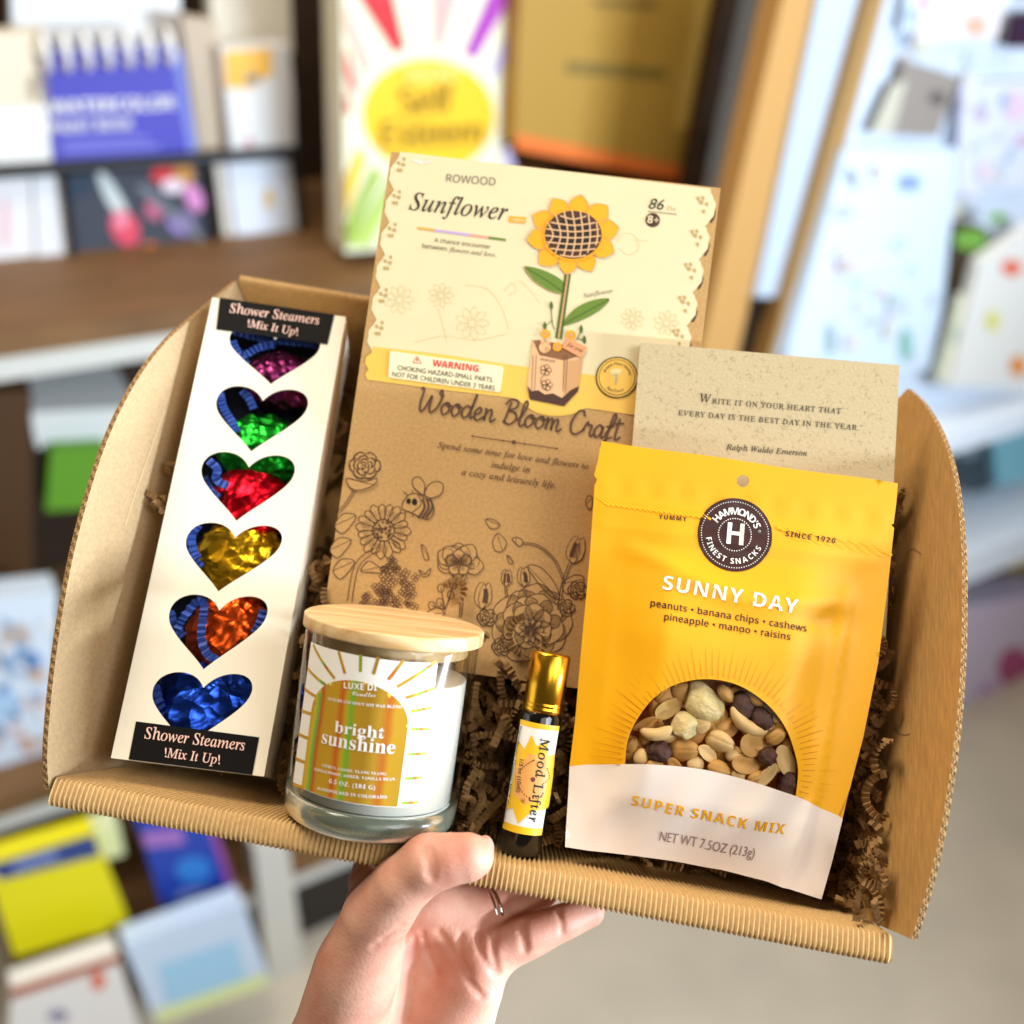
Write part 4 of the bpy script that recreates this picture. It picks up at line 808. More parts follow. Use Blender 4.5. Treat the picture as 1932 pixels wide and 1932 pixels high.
# ------------------------------------------------------------------ roller bottle
c0, c1 = at((978, 1610), .437), at((1041, 1232), .445); ax = c1 - c0; Hb = np.linalg.norm(ax); BO = Cyl(c0, ax, .0093, CAM - c0)
bottle = thing('roller_bottle', 'slim dark roller bottle with a shiny gold cap and sunflower label', 'bottle', BO.mat())
dk = mat('black_glass', '0C0806', .06, coat=.6); goldm = mat('polished_gold', 'E6AA2C', .24, 1)
mb = MB().lathe(BO, [(0, 0), (.0075, 0), (.0088, .0012), (.0092, .003), (.0092, Hb * .68), (.0086, Hb * .70), (.0078, Hb * .715), (0, Hb * .715)], dk, 48); link('glass_body', mb, bottle)
mb = MB().lathe(BO, [(.0078, Hb * .70), (.0086, Hb * .70), (.0087, Hb * .725), (.0084, Hb * .73), (.0087, Hb * .735), (.0087, Hb * .745), (.0084, Hb * .75), (.0087, Hb * .755), (.0087, Hb - .0012), (.0080, Hb), (.005, Hb + .0001), (0, Hb + .0001)], goldm, 48); link('gold_cap', mb, bottle)
mb = MB(); ik = Ink(BO, mb, .0001, Z3); va, vb = ik.q((1525, 1462))[1], ik.q((1640, 808))[1]; lw_ = .0205
def band(a, b, m, lay, ul=-lw_ / 2, ur=lw_ / 2): V, T = cdt([(ul, a), (ur, a), (ur, b), (ul, b)], (), .0025); ik.raw(V, T, m, lay)
sunm = mat('sunflower_yellow_ink', 'F4BE1E', .45); peach = mat('peach_ink', 'EFA85A', .45)
band(va, vb, lab_w, 0); band(va, va + .003, sunm, 1); band(vb - .0022, vb, sunm, 1); cm = ik.q((1600, 1080)); LV = vb - va
for pts, m, l in (([(1600, 875), (1630, 945), (1700, 900), (1690, 1000), (1735, 990), (1720, 1300), (1600, 1330), (1520, 1400), (1490, 1310), (1450, 1320), (1500, 1100), (1520, 900), (1560, 960)], sunm, 2), ([(1590, 985), (1680, 1010), (1690, 1150), (1670, 1240), (1560, 1290), (1500, 1230), (1510, 1080)], peach, 3)): ik.poly(pts, m, l, .002)
plum = mat('plum_ink', '7A3A3C', .5)
for L_ in ([(1540, 1080), (1580, 1045), (1615, 1025)], [(1690, 1075), (1700, 1130), (1660, 1170)], [(1530, 1190), (1570, 1240), (1640, 1250), (1665, 1220)]):
    for p in smooth(L_, 4): ik.raw(circ(ik.q(p), .00028, 8), [tuple(range(8))], dark_br, 4)
ik.raw(circ(ik.q((1607, 1140)), .0010, 14), [tuple(range(14))], plum, 4)
ik.text('Mood Lifter', (1655, 893), (1582, 1392), black, 'it', 5, -.2, .9, 1.1, .012); ik.text('1/3 oz (10ml)', (1534, 1020), (1511, 1215), black, 'n', 5); ik.text('Ingredients: Organic MCT Coconut', (1534, 823), (1432, 1400), black, 'n', 5); ik.text('Oil & Essential Oil Blend.', (1490, 890), (1424, 1310), black, 'n', 5)
link('paper_label', mb, bottle)

# ------------------------------------------------------------------ the hand
def C8(x, y, d): return at(Z8(x, y), d)
HAND = [  # blend, chain of (x, y, depth, radius)
 (.010, [(200, 2750, .500, .034), (330, 1560, .478, .027), (480, 1300, .462, .025)]), (.010, [(640, 2750, .505, .034), (805, 1560, .480, .026), (830, 1350, .468, .022)]), (.012, [(420, 2750, .500, .037), (590, 1560, .478, .027), (650, 1350, .468, .023)]),
 (.012, [(560, 1250, .458, .017), (600, 640, .460, .013)]), (.010, [(700, 1250, .464, .016), (800, 680, .468, .0125)]), (.010, [(840, 1250, .464, .016), (985, 750, .468, .0118)]), (.010, [(950, 1250, .460, .016), (1105, 900, .460, .0112)]),
 (.010, [(930, 1350, .456, .018), (1070, 1040, .456, .0125)]),
 (.012, [(400, 1300, .446, .019), (510, 960, .434, .0185), (605, 690, .422, .0142), (735, 525, .4125, .0122), (862, 428, .4085, .0108)]), (.004, [(862, 425, .4080, .0108), (960, 408, .4070, .0104), (1045, 398, .4072, .0097), (1075, 394, .4078, .0086)]),
 (.007, [(1105, 885, .460, .0110), (1330, 788, .462, .0097), (1500, 715, .468, .0082), (1640, 660, .476, .0070)]),
 (.006, [(985, 760, .466, .0112), (1090, 672, .472, .0098), (1260, 622, .480, .0092), (1400, 565, .490, .0085), (1480, 515, .496, .0075)]),
 (.008, [(870, 640, .468, .0125), (1000, 640, .474, .0115), (1110, 655, .475, .0098)]), (.006, [(800, 680, .468, .0118), (850, 480, .488, .0097), (950, 330, .516, .0088), (1000, 250, .530, .008)]),
 (.006, [(620, 640, .462, .012), (570, 520, .476, .0092), (600, 400, .496, .009), (650, 280, .518, .008)])]
CH = [(k, [(C8(x, y, d), r) for x, y, d, r in c]) for k, c in HAND]
CARVE = []
def sdf(P):
    D = np.full(len(P), 1.0)
    for k, c in CH:
        dc = np.full(len(P), 1.0)
        for (a, ra), (b, rb) in zip(c, c[1:]):
            ab = b - a; t = np.clip((P - a) @ ab / (ab @ ab), 0, 1); t = t; dc = np.minimum(dc, np.linalg.norm(P - a - t[:, None] * ab, axis=1) - (ra + (rb - ra) * t * t * (3 - 2 * t)))
        h = np.clip(.5 + .5 * (D - dc) / k, 0, 1); D = D * (1 - h) + dc * h - k * h * (1 - h)
    for pts, r in CARVE:
        dc = np.full(len(P), 1.0)
        for a, b in zip(pts, pts[1:]): ab = b - a; t = np.clip((P - a) @ ab / (ab @ ab), 0, 1); dc = np.minimum(dc, np.linalg.norm(P - a - t[:, None] * ab, axis=1) - r)
        k = .0022; h = np.clip(.5 - .5 * (D + dc) / k, 0, 1); D = D * (1 - h) - dc * h + k * h * (1 - h)
    return D
def onskin(px):
    d = ray(px); t = .36
    for _ in range(90):
        e = float(sdf((CAM + d * t)[None])[0])
        if e < .0002: break
        t += e * .8
    return CAM + d * t
creases = [([(868, 350), (880, 400), (885, 450), (880, 500)], .0006), ([(845, 370), (858, 430), (860, 480)], .0004), ([(640, 800), (690, 765), (735, 735)], .0005), ([(600, 830), (680, 800), (740, 765)], .0005), ([(796, 790), (796, 880), (780, 1010), (755, 1180)], .0006), ([(915, 760), (965, 830), (1030, 960), (1120, 1070)], .0006),
           ([(830, 760), (860, 860), (900, 960)], .0004), ([(1020, 770), (1010, 860), (1060, 960)], .0005), ([(1100, 760), (1115, 860), (1180, 960)], .0006), ([(1180, 780), (1175, 860), (1200, 960)], .0006), ([(1300, 715), (1315, 780), (1325, 850)], .0005), ([(1318, 712), (1332, 790), (1340, 840)], .0004), ([(1490, 660), (1505, 720), (1508, 760)], .0004)]
CARVE = []; tmp = []
for pts, r in creases: tmp.append(([onskin(Z8(*p)) for p in smooth(pts, 3)], r))
CARVE = [(q, r * 1.5) for q, r in tmp]
allp = np.array([p for _, c in CH for p, r in c]); lo, hi = allp.min(0) - .036, allp.max(0) + .036; hs = .0009
nx, ny, nz = [int(v) + 2 for v in (hi - lo) / hs]
def lattice(n, st): g = np.meshgrid(*[np.arange(k) for k in n], indexing='ij'); return np.stack(g, -1).reshape(-1, 3) * st + lo
def batch(P): return np.concatenate([sdf(P[i:i + 200000]) for i in range(0, len(P), 200000)])
cn = [n // 4 + 2 for n in (nx, ny, nz)]; Cs = batch(lattice(cn, hs * 4)).reshape(cn)
S = np.repeat(np.repeat(np.repeat(Cs, 4, 0), 4, 1), 4, 2)[:nx, :ny, :nz].copy(); near = np.abs(S) < hs * 8
S[near] = batch(np.argwhere(near) * hs + lo)
def surface_nets(S):
    s = S < 0; c = np.stack([s[i:nx - 1 + i, j:ny - 1 + j, k:nz - 1 + k] for i in (0, 1) for j in (0, 1) for k in (0, 1)]).sum(0); mix = (c > 0) & (c < 8)
    idx = -np.ones(mix.shape, int); cells = np.argwhere(mix); idx[tuple(cells.T)] = np.arange(len(cells)); acc = np.zeros((len(cells), 3)); cnt = np.zeros(len(cells))
    cor = [np.array((i, j, k)) for i in (0, 1) for j in (0, 1) for k in (0, 1)]
    for a in range(8):
        for b in range(a + 1, 8):
            if np.abs(cor[a] - cor[b]).sum() != 1: continue
            va, vb = S[tuple((cells + cor[a]).T)], S[tuple((cells + cor[b]).T)]; m = (va < 0) != (vb < 0); t = va[m] / (va[m] - vb[m])
            acc[m] += cor[a] + (cor[b] - cor[a]) * t[:, None]; cnt[m] += 1
    V = (cells + acc / cnt[:, None]) * hs + lo; Fq = []
    for ax in range(3):
        d = np.eye(3, dtype=int)[ax]; u, v = np.eye(3, dtype=int)[(ax + 1) % 3], np.eye(3, dtype=int)[(ax + 2) % 3]
        a = s[:-1, :-1, :-1]; b = s[d[0]:nx - 1 + d[0], d[1]:ny - 1 + d[1], d[2]:nz - 1 + d[2]]; E2 = np.argwhere(a != b); E2 = E2[(E2[:, (ax + 1) % 3] > 0) & (E2[:, (ax + 2) % 3] > 0)]
        q = np.stack([idx[tuple((E2 - u - v).T)], idx[tuple((E2 - v).T)], idx[tuple(E2.T)], idx[tuple((E2 - u).T)]], 1); flip = ~a[tuple(E2.T)]; q[flip] = q[flip][:, ::-1]; Fq.append(q[(q >= 0).all(1)])
    return V, np.concatenate(Fq)
HV, HF = surface_nets(S)
nb = [[] for _ in range(len(HV))]
A_ = np.concatenate([HF[:, [0, 1]], HF[:, [1, 2]], HF[:, [2, 3]], HF[:, [3, 0]]]); A_ = np.concatenate([A_, A_[:, ::-1]])
for _ in range(2):
    acc = np.zeros_like(HV); cnt = np.zeros(len(HV)); np.add.at(acc, A_[:, 0], HV[A_[:, 1]]); np.add.at(cnt, A_[:, 0], 1); HV = HV * .6 + .4 * acc / cnt[:, None]
skin = mat('skin', 'C27E66', .55, var=(38, .05, 'DEA98E'), bump=(700, .22), sss=.15)
hm = MB().add(HV, [tuple(map(int, q)) for q in HF], skin, True); hand = link('person', hm, None, Matrix.Translation(Vector(C8(700, 1200, .46))), label='bare hand holding the tray from below with its thumb over the front wall', category='person')
silver = mat('silver_ring', 'C9C6C0', .15, 1, bump=(500, .2))
f0, f1 = C8(1090, 672, .472), C8(1260, 622, .480); mb = MB(); dr = unit(f1 - f0); a_ = unit(np.cross(dr, (0, 0, 1))); b_ = np.cross(dr, a_); ctr = f0 + (f1 - f0) * .40
for kz in (-.0013, .0013): mb.tube([ctr + dr * kz + (a_ * math.cos(t) + b_ * math.sin(t)) * .0104 for t in np.linspace(0, 2 * PI, 40)], .0009, silver, 8, False)
link('finger_ring', mb, hand)
nl = mat('fingernail', 'D0937E', .38, coat=.15); mb = MB(); tp = C8(1075, 394, .4078); d0 = unit(tp - C8(960, 408, .407)); tow = unit(CAM - tp); upi = unit(C8(1075, 300, .4078) - tp)
nn_ = unit(np.cross(d0, upi)); nc = tp + d0 * .0049 + upi * .0012 - nn_ * (nn_ @ tow) * .0026; P = []
for i in range(13):
    t = -PI / 2 + PI * i / 12; P.append([nc + d0 * .0040 * math.cos(t) * math.cos(q) + upi * .0058 * math.sin(t) + nn_ * .0052 * math.cos(t) * math.sin(q) for q in np.linspace(0, 2 * PI, 24, endpoint=False)])
mb.grid(P, nl, True, False, True); link('thumbnail', mb, hand)

# ------------------------------------------------------------------ shop behind
hx = ray((4500, 10)); hx[2] = 0; up = np.array((0, 0, 1.0))
SL = Frame(CAM + ray((300, 690)) * 2.2, hx, up); SR = Frame(CAM + ray((1700, 700)) * 3.0, hx, up); SL.k = 1.93; SR.k = 1.54
def flat(h, r=.6): return mat('paint_' + h, h, r)
def plate(fr, pts, w, th, c, marks=(), r=.55):
    w *= fr.k; th *= fr.k; fo = fr.off(w); q = [fo.uv(p) for p in pts]
    if sum(q[i][0] * q[(i + 1) % len(q)][1] - q[(i + 1) % len(q)][0] * q[i][1] for i in range(len(q))) < 0: q = q[::-1]
    mb = MB().prism(fo, q, -th, 0, flat(c, r))
    for i, (mp, mc) in enumerate(marks):
        V, T = cdt([fo.uv(p) for p in mp]); mb.add([fo.pt(u, v, .0012 + .0006 * i) for u, v in V], T, flat(mc, r))
    return mb
def item(name, label, cat, fr, pts, w, th, c, marks=(), group=None, r=.55): return one(name, plate(fr, pts, w, th, c, marks, r), label, cat, None, group)
def el(x, y, a, b, rot=0, n=20): cr, sr = math.cos(rot), math.sin(rot); return [(x + a * math.cos(t) * cr - b * math.sin(t) * sr, y + a * math.cos(t) * sr + b * math.sin(t) * cr) for t in [2 * PI * i / n for i in range(n)]]
floor_m = mat('shop_floor', 'C6B69E' , .5, var=(3, .08)); mb = MB().add([(-9, -3, 0), (9, -3, 0), (9, 12, 0), (-9, 12, 0)], [(0, 1, 2, 3)], floor_m); link('floor', mb, kind='structure')
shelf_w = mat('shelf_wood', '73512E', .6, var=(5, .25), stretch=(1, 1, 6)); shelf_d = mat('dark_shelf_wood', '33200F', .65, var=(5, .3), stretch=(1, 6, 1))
case = thing('bookcase', 'brown wooden shop shelving with goods on three boards behind the tray', 'bookcase', SL.mat())
ul, ur = SL.uv((-330, 690))[0], SL.uv((1290, 500))[0]
vb = SL.uv((300, 2300))[1]; vt = SL.uv((600, -500))[1] + .6
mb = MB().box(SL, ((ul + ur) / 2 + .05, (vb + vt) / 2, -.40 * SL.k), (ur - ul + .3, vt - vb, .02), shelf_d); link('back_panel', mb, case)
for p, wf in (((150, 632), .0), ((50, 1512), .06), ((110, 1828), .10)):
    wf *= SL.k; v = SL.off(wf).uv(p)[1]; mb = MB().box(SL, ((ul + ur) / 2, v, -.195 * SL.k + wf / 2), (ur - ul, .05, .39 * SL.k + wf), shelf_w); link('shelf_board', mb, case)
    mb = MB().box(SL, ((ul + ur) / 2, v - .05, wf - .002), (ur - ul, .048, .010), flat('C8C4BA')); link('price_rail', mb, case)
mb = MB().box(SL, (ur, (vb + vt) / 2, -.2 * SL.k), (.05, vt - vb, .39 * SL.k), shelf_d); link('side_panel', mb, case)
# wire basket with sketch pads
bk = -.20; bK = bk * SL.k; blackm = mat('black_wire', '100E0F', .4)
basket = thing('wire_basket', 'black wire display basket holding sketch pads and markers on the shelf', 'wire basket', SL.mat())
T3 = lambda p, w: SL.pt(*SL.off(w).uv(p), w)
for nm, pts, r in (('rim', [(-120, 332), (280, 306), (566, 286)], .015), ('bottom_wire', [(-120, 545), (280, 498), (572, 458)], .014)): mb = MB().tube([T3(p, bK + .022) for p in pts], r, blackm); link(nm, mb, basket)
for a, b in (((392, 298), (408, 482)), ((560, 175), (570, 460)), ((118, 318), (140, 515))): mb = MB().tube([T3(a, bK + .022), T3(b, bK + .022)], .008, blackm); link('upright_wire', mb, basket)
mb = plate(SL, [(-120, 520), (572, 440), (574, 466), (-120, 550)], bk - .0, .17, '14100F'); link('base_tray', mb, basket)
item('sketch_pad', 'cream pad at the left edge standing beside the purple pad in the wire basket', 'sketch pad', SL, [(-80, 322), (100, 313), (86, 60), (-80, 66)], bk, .03, 'E3D3B8', [([(-80, 318), (94, 310), (90, 200), (-80, 205)], 'E9E4DC'), (el(62, 165, 10, 28), 'A9977C')])
item('sketch_pad', 'white pad standing behind the purple pad in the wire basket', 'sketch pad', SL, [(25, 110), (345, 90), (335, -70), (20, -70)], bk - .09, .02, 'E4E2DE', [([(60, 90), (330, 75), (328, 62), (60, 76)], '9C9A98')])
o = item('sketch_pad', 'purple spiral bound watercolor pad with white lettering in the wire basket', 'sketch pad', SL, [(100, 314), (372, 301), (340, 92), (66, 104)], bk, .03, '4B47AE',
     [([(358, 298), (374, 300), (342, 94), (325, 96)], '7C86CC'), ([(118, 290), (300, 280), (298, 272), (117, 281)], '7F7CC8'), ([(116, 272), (280, 262), (278, 255), (115, 264)], '7F7CC8')])
fo = SL.off(bK); mb = MB(); ik = Ink(fo, mb, .005); ik.text('WATERCOLOR', (95, 214), (330, 204), white, 'ssb', 1); ik.text('PAINT BOOK', (98, 248), (250, 240), white, 'ssb', 1); link('lettering', mb, o)
mb = MB()
for i in range(7): c = T3((84 + i * 39, 100 - i * 2), bK + .012); mb.tube([c + fo.y * .034 * math.cos(t) + fo.z * .026 * math.sin(t) for t in np.linspace(0, 6.0, 16)], .0065, white)
link('spiral_binding', mb, o)
item('sketch_pad', 'brown covered pad right of the purple pad in the wire basket', 'sketch pad', SL, [(375, 300), (418, 298), (410, 40), (342, 30)], bk - .02, .02, 'BCA88F')
item('paper_pack', 'pale paper pack with an orange and grey badge in the wire basket', 'paper pack', SL, [(438, 296), (562, 288), (546, 86), (416, 90)], bk, .03, 'E2DEDA', [([(422, 96), (512, 90), (514, 140), (470, 168), (426, 166)], 'F0B445'), (el(475, 148, 16, 9), '77787C'), (el(470, 268, 8, 8), 'C98080')])
item('paper_pack', 'ivory paper pack standing behind the badge pack in the wire basket', 'paper pack', SL, [(405, 110), (552, 100), (545, -60), (395, -60)], bk - .06, .03, 'E6DCC6')
item('paper_pack', 'white packet at the left edge under the basket rim', 'paper pack', SL, [(-90, 520), (66, 506), (58, 332), (-90, 342)], bk, .03, 'E4E1DE', [(el(10, 420, 8, 50), 'E6B8BE')])
item('paper_pack', 'white packet left of the marker case under the basket rim', 'paper pack', SL, [(70, 505), (136, 496), (112, 328), (62, 332)], bk + .004, .03, 'E2E0DF')
item('paper_pack', 'narrow cream packet right of the marker case', 'paper pack', SL, [(424, 456), (440, 454), (424, 308), (404, 310)], bk, .03, 'D8CDBE')
item('paper_pack', 'white packet with a small yellow emblem at the right end of the basket', 'paper pack', SL, [(446, 455), (562, 440), (546, 300), (428, 308)], bk + .002, .03, 'DADDE4', [(el(506, 375, 9, 20), 'D9B46A')])
item('marker_case', 'dark case of colourful markers under the purple pad', 'marker case', SL, [(142, 516), (406, 486), (378, 310), (122, 324)], bk + .002, .03, '3B3E48',
     [(el(150, 350, 22, 30, .6), '27384A'), (el(215, 375, 14, 60, -.5), 'C9CFCB'), (el(235, 430, 26, 36, -.5), 'D8485E'), (el(228, 415, 14, 16), 'E88A9C'), (el(310, 330, 26, 16), 'D8383C'), (el(345, 330, 20, 24), 'C98A3C'), (el(325, 350, 22, 14), 'E9D4DC'), (el(365, 372, 16, 28, -.4), 'D88AC0'), (el(340, 420, 28, 20, .5), '9C82C0'), (el(290, 392, 18, 22), 'B8607A'), (el(282, 480, 26, 24), 'E0762E'), (el(335, 480, 24, 18), 'D6C83A'), (el(180, 495, 22, 20), 'D8D8E4'), (el(376, 470, 16, 20), 'A8B4B8'), ([(250, 350), (270, 345), (380, 440), (370, 450)], '70727C')])
# books standing in the middle
sun = [(el(808, 218, 126, 108, .05), 'F2BE10')]; rays = []
for a, wd, c in ((-1.95, .13, 'E01A1C'), (-1.45, .10, 'E8A8A0'), (-1.02, .14, 'A838A8'), (-.62, .10, 'B8A8D0'), (-.30, .08, '6A4CB0'), (-2.45, .12, 'ECAFA0'), (-2.78, .10, 'D8202A'), (-3.05, .08, 'C82028'), (.02, .08, '5A48A8'), (2.60, .14, 'EFC21E'), (2.28, .12, '9CB83C'), (2.02, .10, 'B4CC60'), (.40, .1, 'C8B8D8')):
    rays.append(([(808 + math.cos(a - wd * .6) * 148, 218 + math.sin(a - wd * .6) * 132), (808 + math.cos(a - wd) * 330, 218 + math.sin(a - wd) * 300), (808 + math.cos(a + wd) * 330, 218 + math.sin(a + wd) * 300), (808 + math.cos(a + wd * .6) * 148, 218 + math.sin(a + wd * .6) * 132)], c))
clipx = lambda L: [(min(max(x, 652), 968), min(max(y, -70), 462)) for x, y in L]
o = item('card_deck', 'upright cream box with a yellow sun and coloured rays behind the craft kit', 'card box', SL, [(652, 478), (955, 452), (982, -80), (642, -80)], -.06, .05, 'EEE6C4', sun + [(clipx(l), c) for l, c in rays])
mb = MB(); ik = Ink(SL.off(-.06 * SL.k), mb, .012); olive = flat('7A5A10'); ik.text('Self', (752, 214), (852, 208), olive, 'ss', 1); ik.text('Esteem', (718, 275), (906, 268), olive, 'ss', 1); ik.text('POCKET', (765, 152), (865, 146), flat('F6E6A0'), 'ss', 1); link('lettering', mb, o)
item('folder', 'tall mustard folder with an orange stripe near its foot', 'folder', SL, [(970, 268), (1332, 352), (1374, -80), (985, -80)], -.03, .04, 'A8802E', [([(975, 252), (1334, 322), (1331, 350), (972, 282)], 'DE6E28'), ([(1070, 115), (1258, 128), (1256, 150), (1068, 138)], '7C6426'), ([(1120, 0), (1240, 4), (1238, 14), (1119, 10)], '6C5420')])
# goods on the lower left boards
item('book', 'white book lying dim on the middle board left of the tray', 'book', SL, [(70, 846), (246, 838), (262, 768), (55, 778)], -.12, .12, 'DAD8D0')
item('book', 'bright green book under the white one left of the tray', 'book', SL, [(86, 965), (190, 958), (200, 842), (96, 848)], -.10, .05, '5E9220')
item('book', 'grey blue book leaning right of the green one', 'book', SL, [(192, 955), (235, 950), (240, 845), (203, 848)], -.11, .05, '9AA09A')
item('carton', 'dark brown carton at the left edge below the price rail', 'carton', SL, [(-90, 1110), (62, 1095), (60, 735), (-90, 745)], -.12, .1, '4E3014')
rb2 = random.Random(3)
item('magazine', 'pale blue and white magazine at the left edge of the middle board', 'magazine', SL, [(-90, 1470), (96, 1440), (108, 1118), (-90, 1140)], .0, .04, 'D3DAE2', [(el(30, 1200, 30, 26), 'B9A89C'), (el(40, 1250, 40, 22), '7F9CC0'), ([(-90, 1478), (94, 1446), (95, 1430), (-90, 1460)], 'B03440'), (el(10, 1330, 30, 30), 'A9C4DE')] + [(el(rb2.uniform(-20, 92), rb2.uniform(1150, 1420), rb2.uniform(6, 18), rb2.uniform(5, 14), rb2.uniform(0, 3)), rb2.choice(['5F86B8', 'C9A48C', 'E8E4E0', '8FA8C8', '6C7C9C', 'D8B8B0'])) for _ in range(26)])
lb_ = .14
item('book', 'yellow book with a blue title band on the lower board', 'book', SL, [(28, 1806), (246, 1746), (178, 1572), (-28, 1634)], lb_, .03, 'E6D40A', [([(2, 1660), (190, 1613), (176, 1574), (-26, 1634)], '2A3E78'), ([(28, 1640), (110, 1616), (105, 1604), (24, 1628)], '8A96C0')])
item('book', 'small pale green book between the yellow and the blue books', 'book', SL, [(192, 1624), (236, 1612), (224, 1556), (176, 1570)], lb_ - .03, .03, 'D4D6A2')
item('book', 'deep blue and purple book right of the yellow one', 'book', SL, [(310, 1724), (444, 1688), (404, 1552), (264, 1568)], lb_ - .01, .03, '1F3C9C', [([(275, 1600), (350, 1590), (340, 1562), (266, 1570)], 'A06AB0'), ([(436, 1688), (446, 1686), (404, 1554), (392, 1556)], 'A04A9A'), (el(365, 1640, 34, 26), '2E78C4'), (el(380, 1690, 50, 16), '7480B4')])
item('book', 'light blue book leaning below the deep blue one', 'book', SL, [(296, 1934), (510, 1850), (458, 1702), (234, 1784)], lb_ + .05, .03, 'C3CFDE', [([(318, 1900), (462, 1848), (446, 1772), (298, 1822)], '9CC4DA'), ([(296, 1932), (508, 1858), (500, 1834), (290, 1906)], 'D6DA98')])
item('book', 'cream book with a rust red top edge in the bottom left corner', 'book', SL, [(10, 2010), (268, 1960), (222, 1800), (22, 1870)], lb_ + .07, .03, 'E2D8CE', [([(22, 1884), (226, 1816), (222, 1800), (20, 1866)], 'A84420'), (el(185, 1850, 14, 18), 'D86A4A'), (el(110, 1915, 20, 12), '8C8098')])
item('post', 'pale upright post at the right end of the lower shelves', 'post', SL, [(530, 2010), (598, 2010), (545, 1600), (478, 1600)], .12, .05, 'CCC4B6')
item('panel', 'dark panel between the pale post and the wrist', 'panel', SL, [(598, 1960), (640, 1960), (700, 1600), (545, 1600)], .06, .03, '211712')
# display on the right
item('post', 'honey coloured wooden upright right of the mustard folder', 'post', SR, [(1300, 760), (1372, 760), (1556, -80), (1494, -80)], .02, .04, 'C08F50')
item('panel', 'dark sheet standing for the shaded gap beside the honey coloured upright', 'panel', SR, [(1340, 740), (1425, 740), (1470, 380), (1435, 380)], .0, .02, '241A12')  # near-black sheet added for the darkness of the gap, no real board
item('display_board', 'narrow pale blue board right of the honey coloured upright', 'display board', SR, [(1425, 560), (1502, 560), (1668, -80), (1562, -80)], .03, .02, 'B9C3D0')
item('post', 'thin wooden strip along the left edge of the white board', 'post', SR, [(1425, 760), (1462, 760), (1692, -80), (1664, -80)], .05, .04, 'A27C48')
rb_ = random.Random(11); pas = ['C2CAD8', 'D8C4CC', 'B8C8C4', 'CFC8B4', 'A8B4C4', 'D4CCD8', 'BCC0C8', 'C8B8B0']
def mottle(x0, x1, y0, y1, n, a=(8, 26)): return [(el(rb_.uniform(x0, x1), rb_.uniform(y0, y1), rb_.uniform(*a), rb_.uniform(*a), rb_.uniform(0, 3)), rb_.choice(pas)) for _ in range(n)]
item('display_board', 'large white display board on the right hung with cards', 'display board', SR, [(1440, 800), (1960, 800), (1960, -80), (1690, -80)], .03, .02, 'CDD4DE', mottle(1690, 1940, -40, 740, 40))
cg = 'cards on the white display board'
item('card', 'tall pale card with faint blue and green drawings on the white board', 'card', SR, [(1452, 698), (1766, 698), (1810, 280), (1580, 280)], .05, .01, 'D0DBE6', [(el(1715, 345, 24, 18), '8A9CC0'), (el(1605, 335, 10, 22, -.3), '8C8C92'), ([(1545, 505), (1690, 480), (1690, 492), (1545, 520)], 'DCC0CC'), (el(1708, 650, 12, 32), '7FB2A0'), (el(1565, 640, 10, 32), '9AA8A8'), (el(1590, 400, 22, 12), 'B4B4BE')] + mottle(1560, 1770, 310, 680, 16, (6, 18)), cg)
item('card', 'taupe picture card near the top of the white board', 'card', SR, [(1668, 254), (1770, 258), (1810, 145), (1708, 112)], .05, .01, '8F837A', [(el(1768, 185, 16, 14), '5E544E'), ([(1640, 250), (1682, 254), (1710, 150), (1680, 160)], 'C0B8A4')], cg)
item('card', 'lilac white card at the right edge of the white board', 'card', SR, [(1806, 368), (1960, 350), (1960, 150), (1815, 160)], .055, .01, 'CFCFE2', [(el(1850, 215, 14, 16), 'B8A4B4'), (el(1915, 200, 20, 30), 'D9B8D4'), (el(1930, 265, 14, 12), 'C8A0B0')] + mottle(1820, 1940, 170, 340, 10, (6, 20)), cg)
item('card', 'peach and white card at the top right of the photo', 'card', SR, [(1730, 76), (1880, 72), (1905, -30), (1738, -10)], .05, .01, 'E0D4D0', [(el(1840, 48, 22, 20), 'E6A890'), (el(1745, 5, 14, 12), 'E4A0B4')], cg)
item('card', 'dark purple card in the upper right corner', 'card', SR, [(1905, 90), (1960, 90), (1960, 20), (1916, 30)], .06, .01, '32142E')
item('planter', 'dark planter with green leaves below the lilac card', 'planter', SR, [(1786, 700), (1815, 700), (1868, 470), (1862, 430), (1806, 420)], .06, .04, '43331E', [(el(1830, 452, 32, 20), '6C9A3A'), (el(1868, 480, 16, 22), '8DB060')])
item('book', 'cream booklet with a red spot leaning at the right edge', 'book', SR, [(1790, 730), (1960, 730), (1960, 420), (1848, 496)], .09, .02, 'E0DAD0', [(el(1908, 505, 20, 16), 'E06A50'), (el(1872, 605, 14, 20), 'D8CE70'), (el(1920, 690, 16, 20), 'E08A3C'), (el(1880, 410, 20, 10), '6E9A48')])
rs = thing('shelf_unit', 'white shelf unit under the display board at the right edge', 'shelf', SR.mat())
u0, u1 = SR.uv((1560, 800))[0], SR.uv((2350, 700))[0]
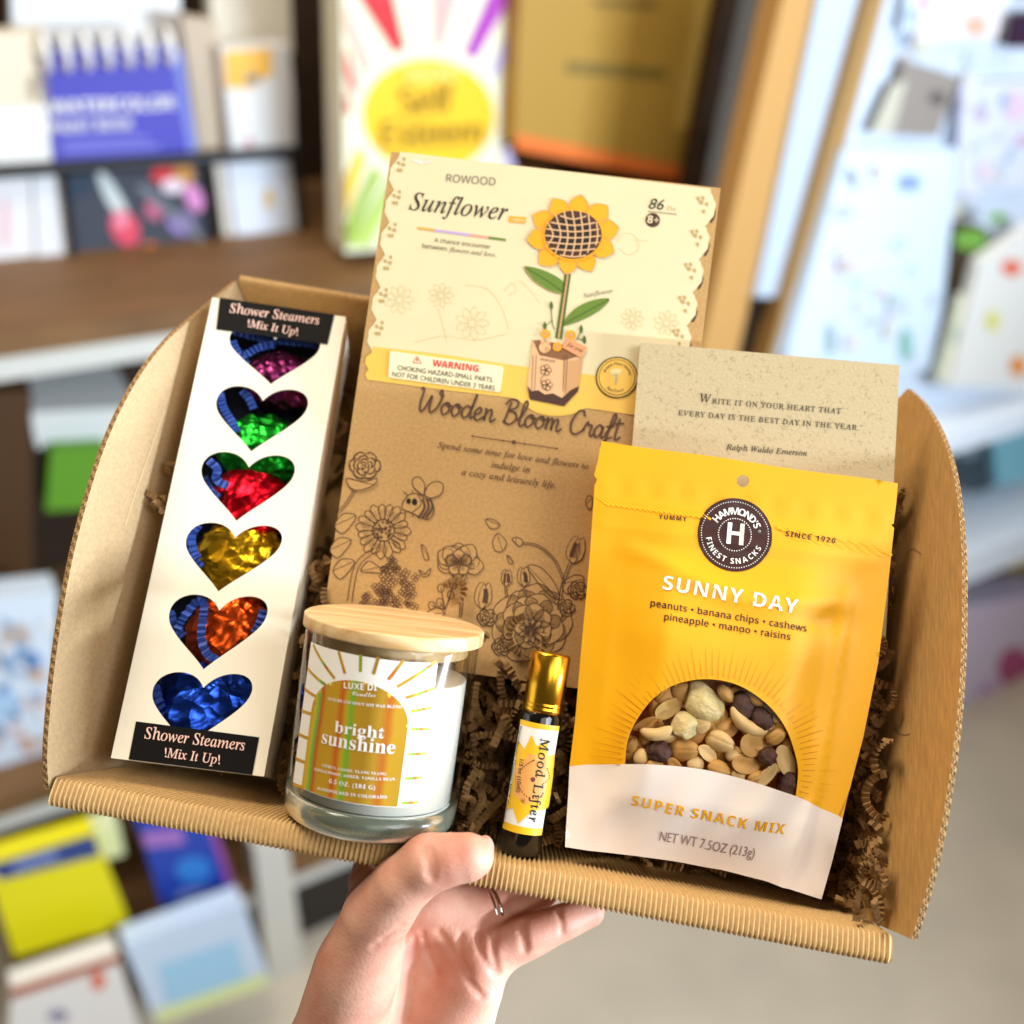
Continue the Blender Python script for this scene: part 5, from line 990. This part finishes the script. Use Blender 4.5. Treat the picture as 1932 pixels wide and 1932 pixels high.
for p, th in (((1850, 745), .05), ((1850, 985), .09), ((1850, 1470), .075)):
    v = SR.uv(p)[1]; mb = MB().box(SR, ((u0 + u1) / 2, v, -.08), (u1 - u0, th * SR.k, .52), flat('E4E8EE')); link('shelf_board', mb, rs)
va_, vb_ = SR.uv((1850, 1480))[1], SR.uv((1850, 720))[1]; mb = MB().box(SR, ((u0 + u1) / 2, (va_ + vb_) / 2, -.36), (u1 - u0, vb_ - va_, .02), flat('C9CED8')); link('back_panel', mb, rs)
item('bowl', 'dark teal bowl shape on the white shelf unit', 'bowl', SR, el(1838, 868, 58, 62), .0, .12, '3A4850', [(el(1825, 850, 22, 16), '7C8C94')])
item('gift_bag', 'light turquoise bag on the white shelf unit at the right edge', 'bag', SR, [(1882, 915), (1965, 905), (1965, 770), (1872, 785)], .02, .1, '86C4D4')
item('gift_bag', 'lilac bag with a magenta spot on the lower shelf of the white unit', 'bag', SR, [(1780, 1405), (1965, 1370), (1965, 1120), (1790, 1150)], .02, .1, 'DACBE0', [(el(1915, 1260, 34, 40), 'B84A80'), (el(1870, 1310, 26, 24), 'CDA4D8')])
item('post', 'white leg standing on the floor below the tray', 'post', SR, [(1142, 1900), (1212, 1895), (1222, 1560), (1150, 1560)], -.4, .05, 'DCE0E6')
item('book', 'dark book with a yellow band on the white shelf unit', 'book', SR, [(1800, 1095), (1965, 1080), (1965, 1010), (1800, 1022)], .02, .1, '2A2624', [([(1900, 1075), (1950, 1070), (1950, 1030), (1900, 1034)], 'C8A840'), ([(1830, 1088), (1870, 1084), (1868, 1026), (1832, 1030)], '8A7868')])
item('card', 'narrow pale blue card with a darker blot at the upper right of the white board', 'card', SR, [(1700, 60), (1728, 60), (1735, -20), (1712, -20)], .05, .01, 'C6D0DC', [(el(1716, 30, 8, 14), '8EA4C0')], cg)
item('card', 'pale yellow card in front of the planter at the right', 'card', SR, [(1770, 720), (1800, 720), (1838, 560), (1812, 556)], .08, .01, 'D8D4B8', [(el(1806, 640, 8, 24), '7E9C84')], cg)
rw = MB().add([(-9, 8.2, 0), (9, 8.2, 0), (9, 8.2, 6), (-9, 8.2, 6)], [(0, 1, 2, 3)], flat('B9B4AC')); link('wall', rw, kind='structure')
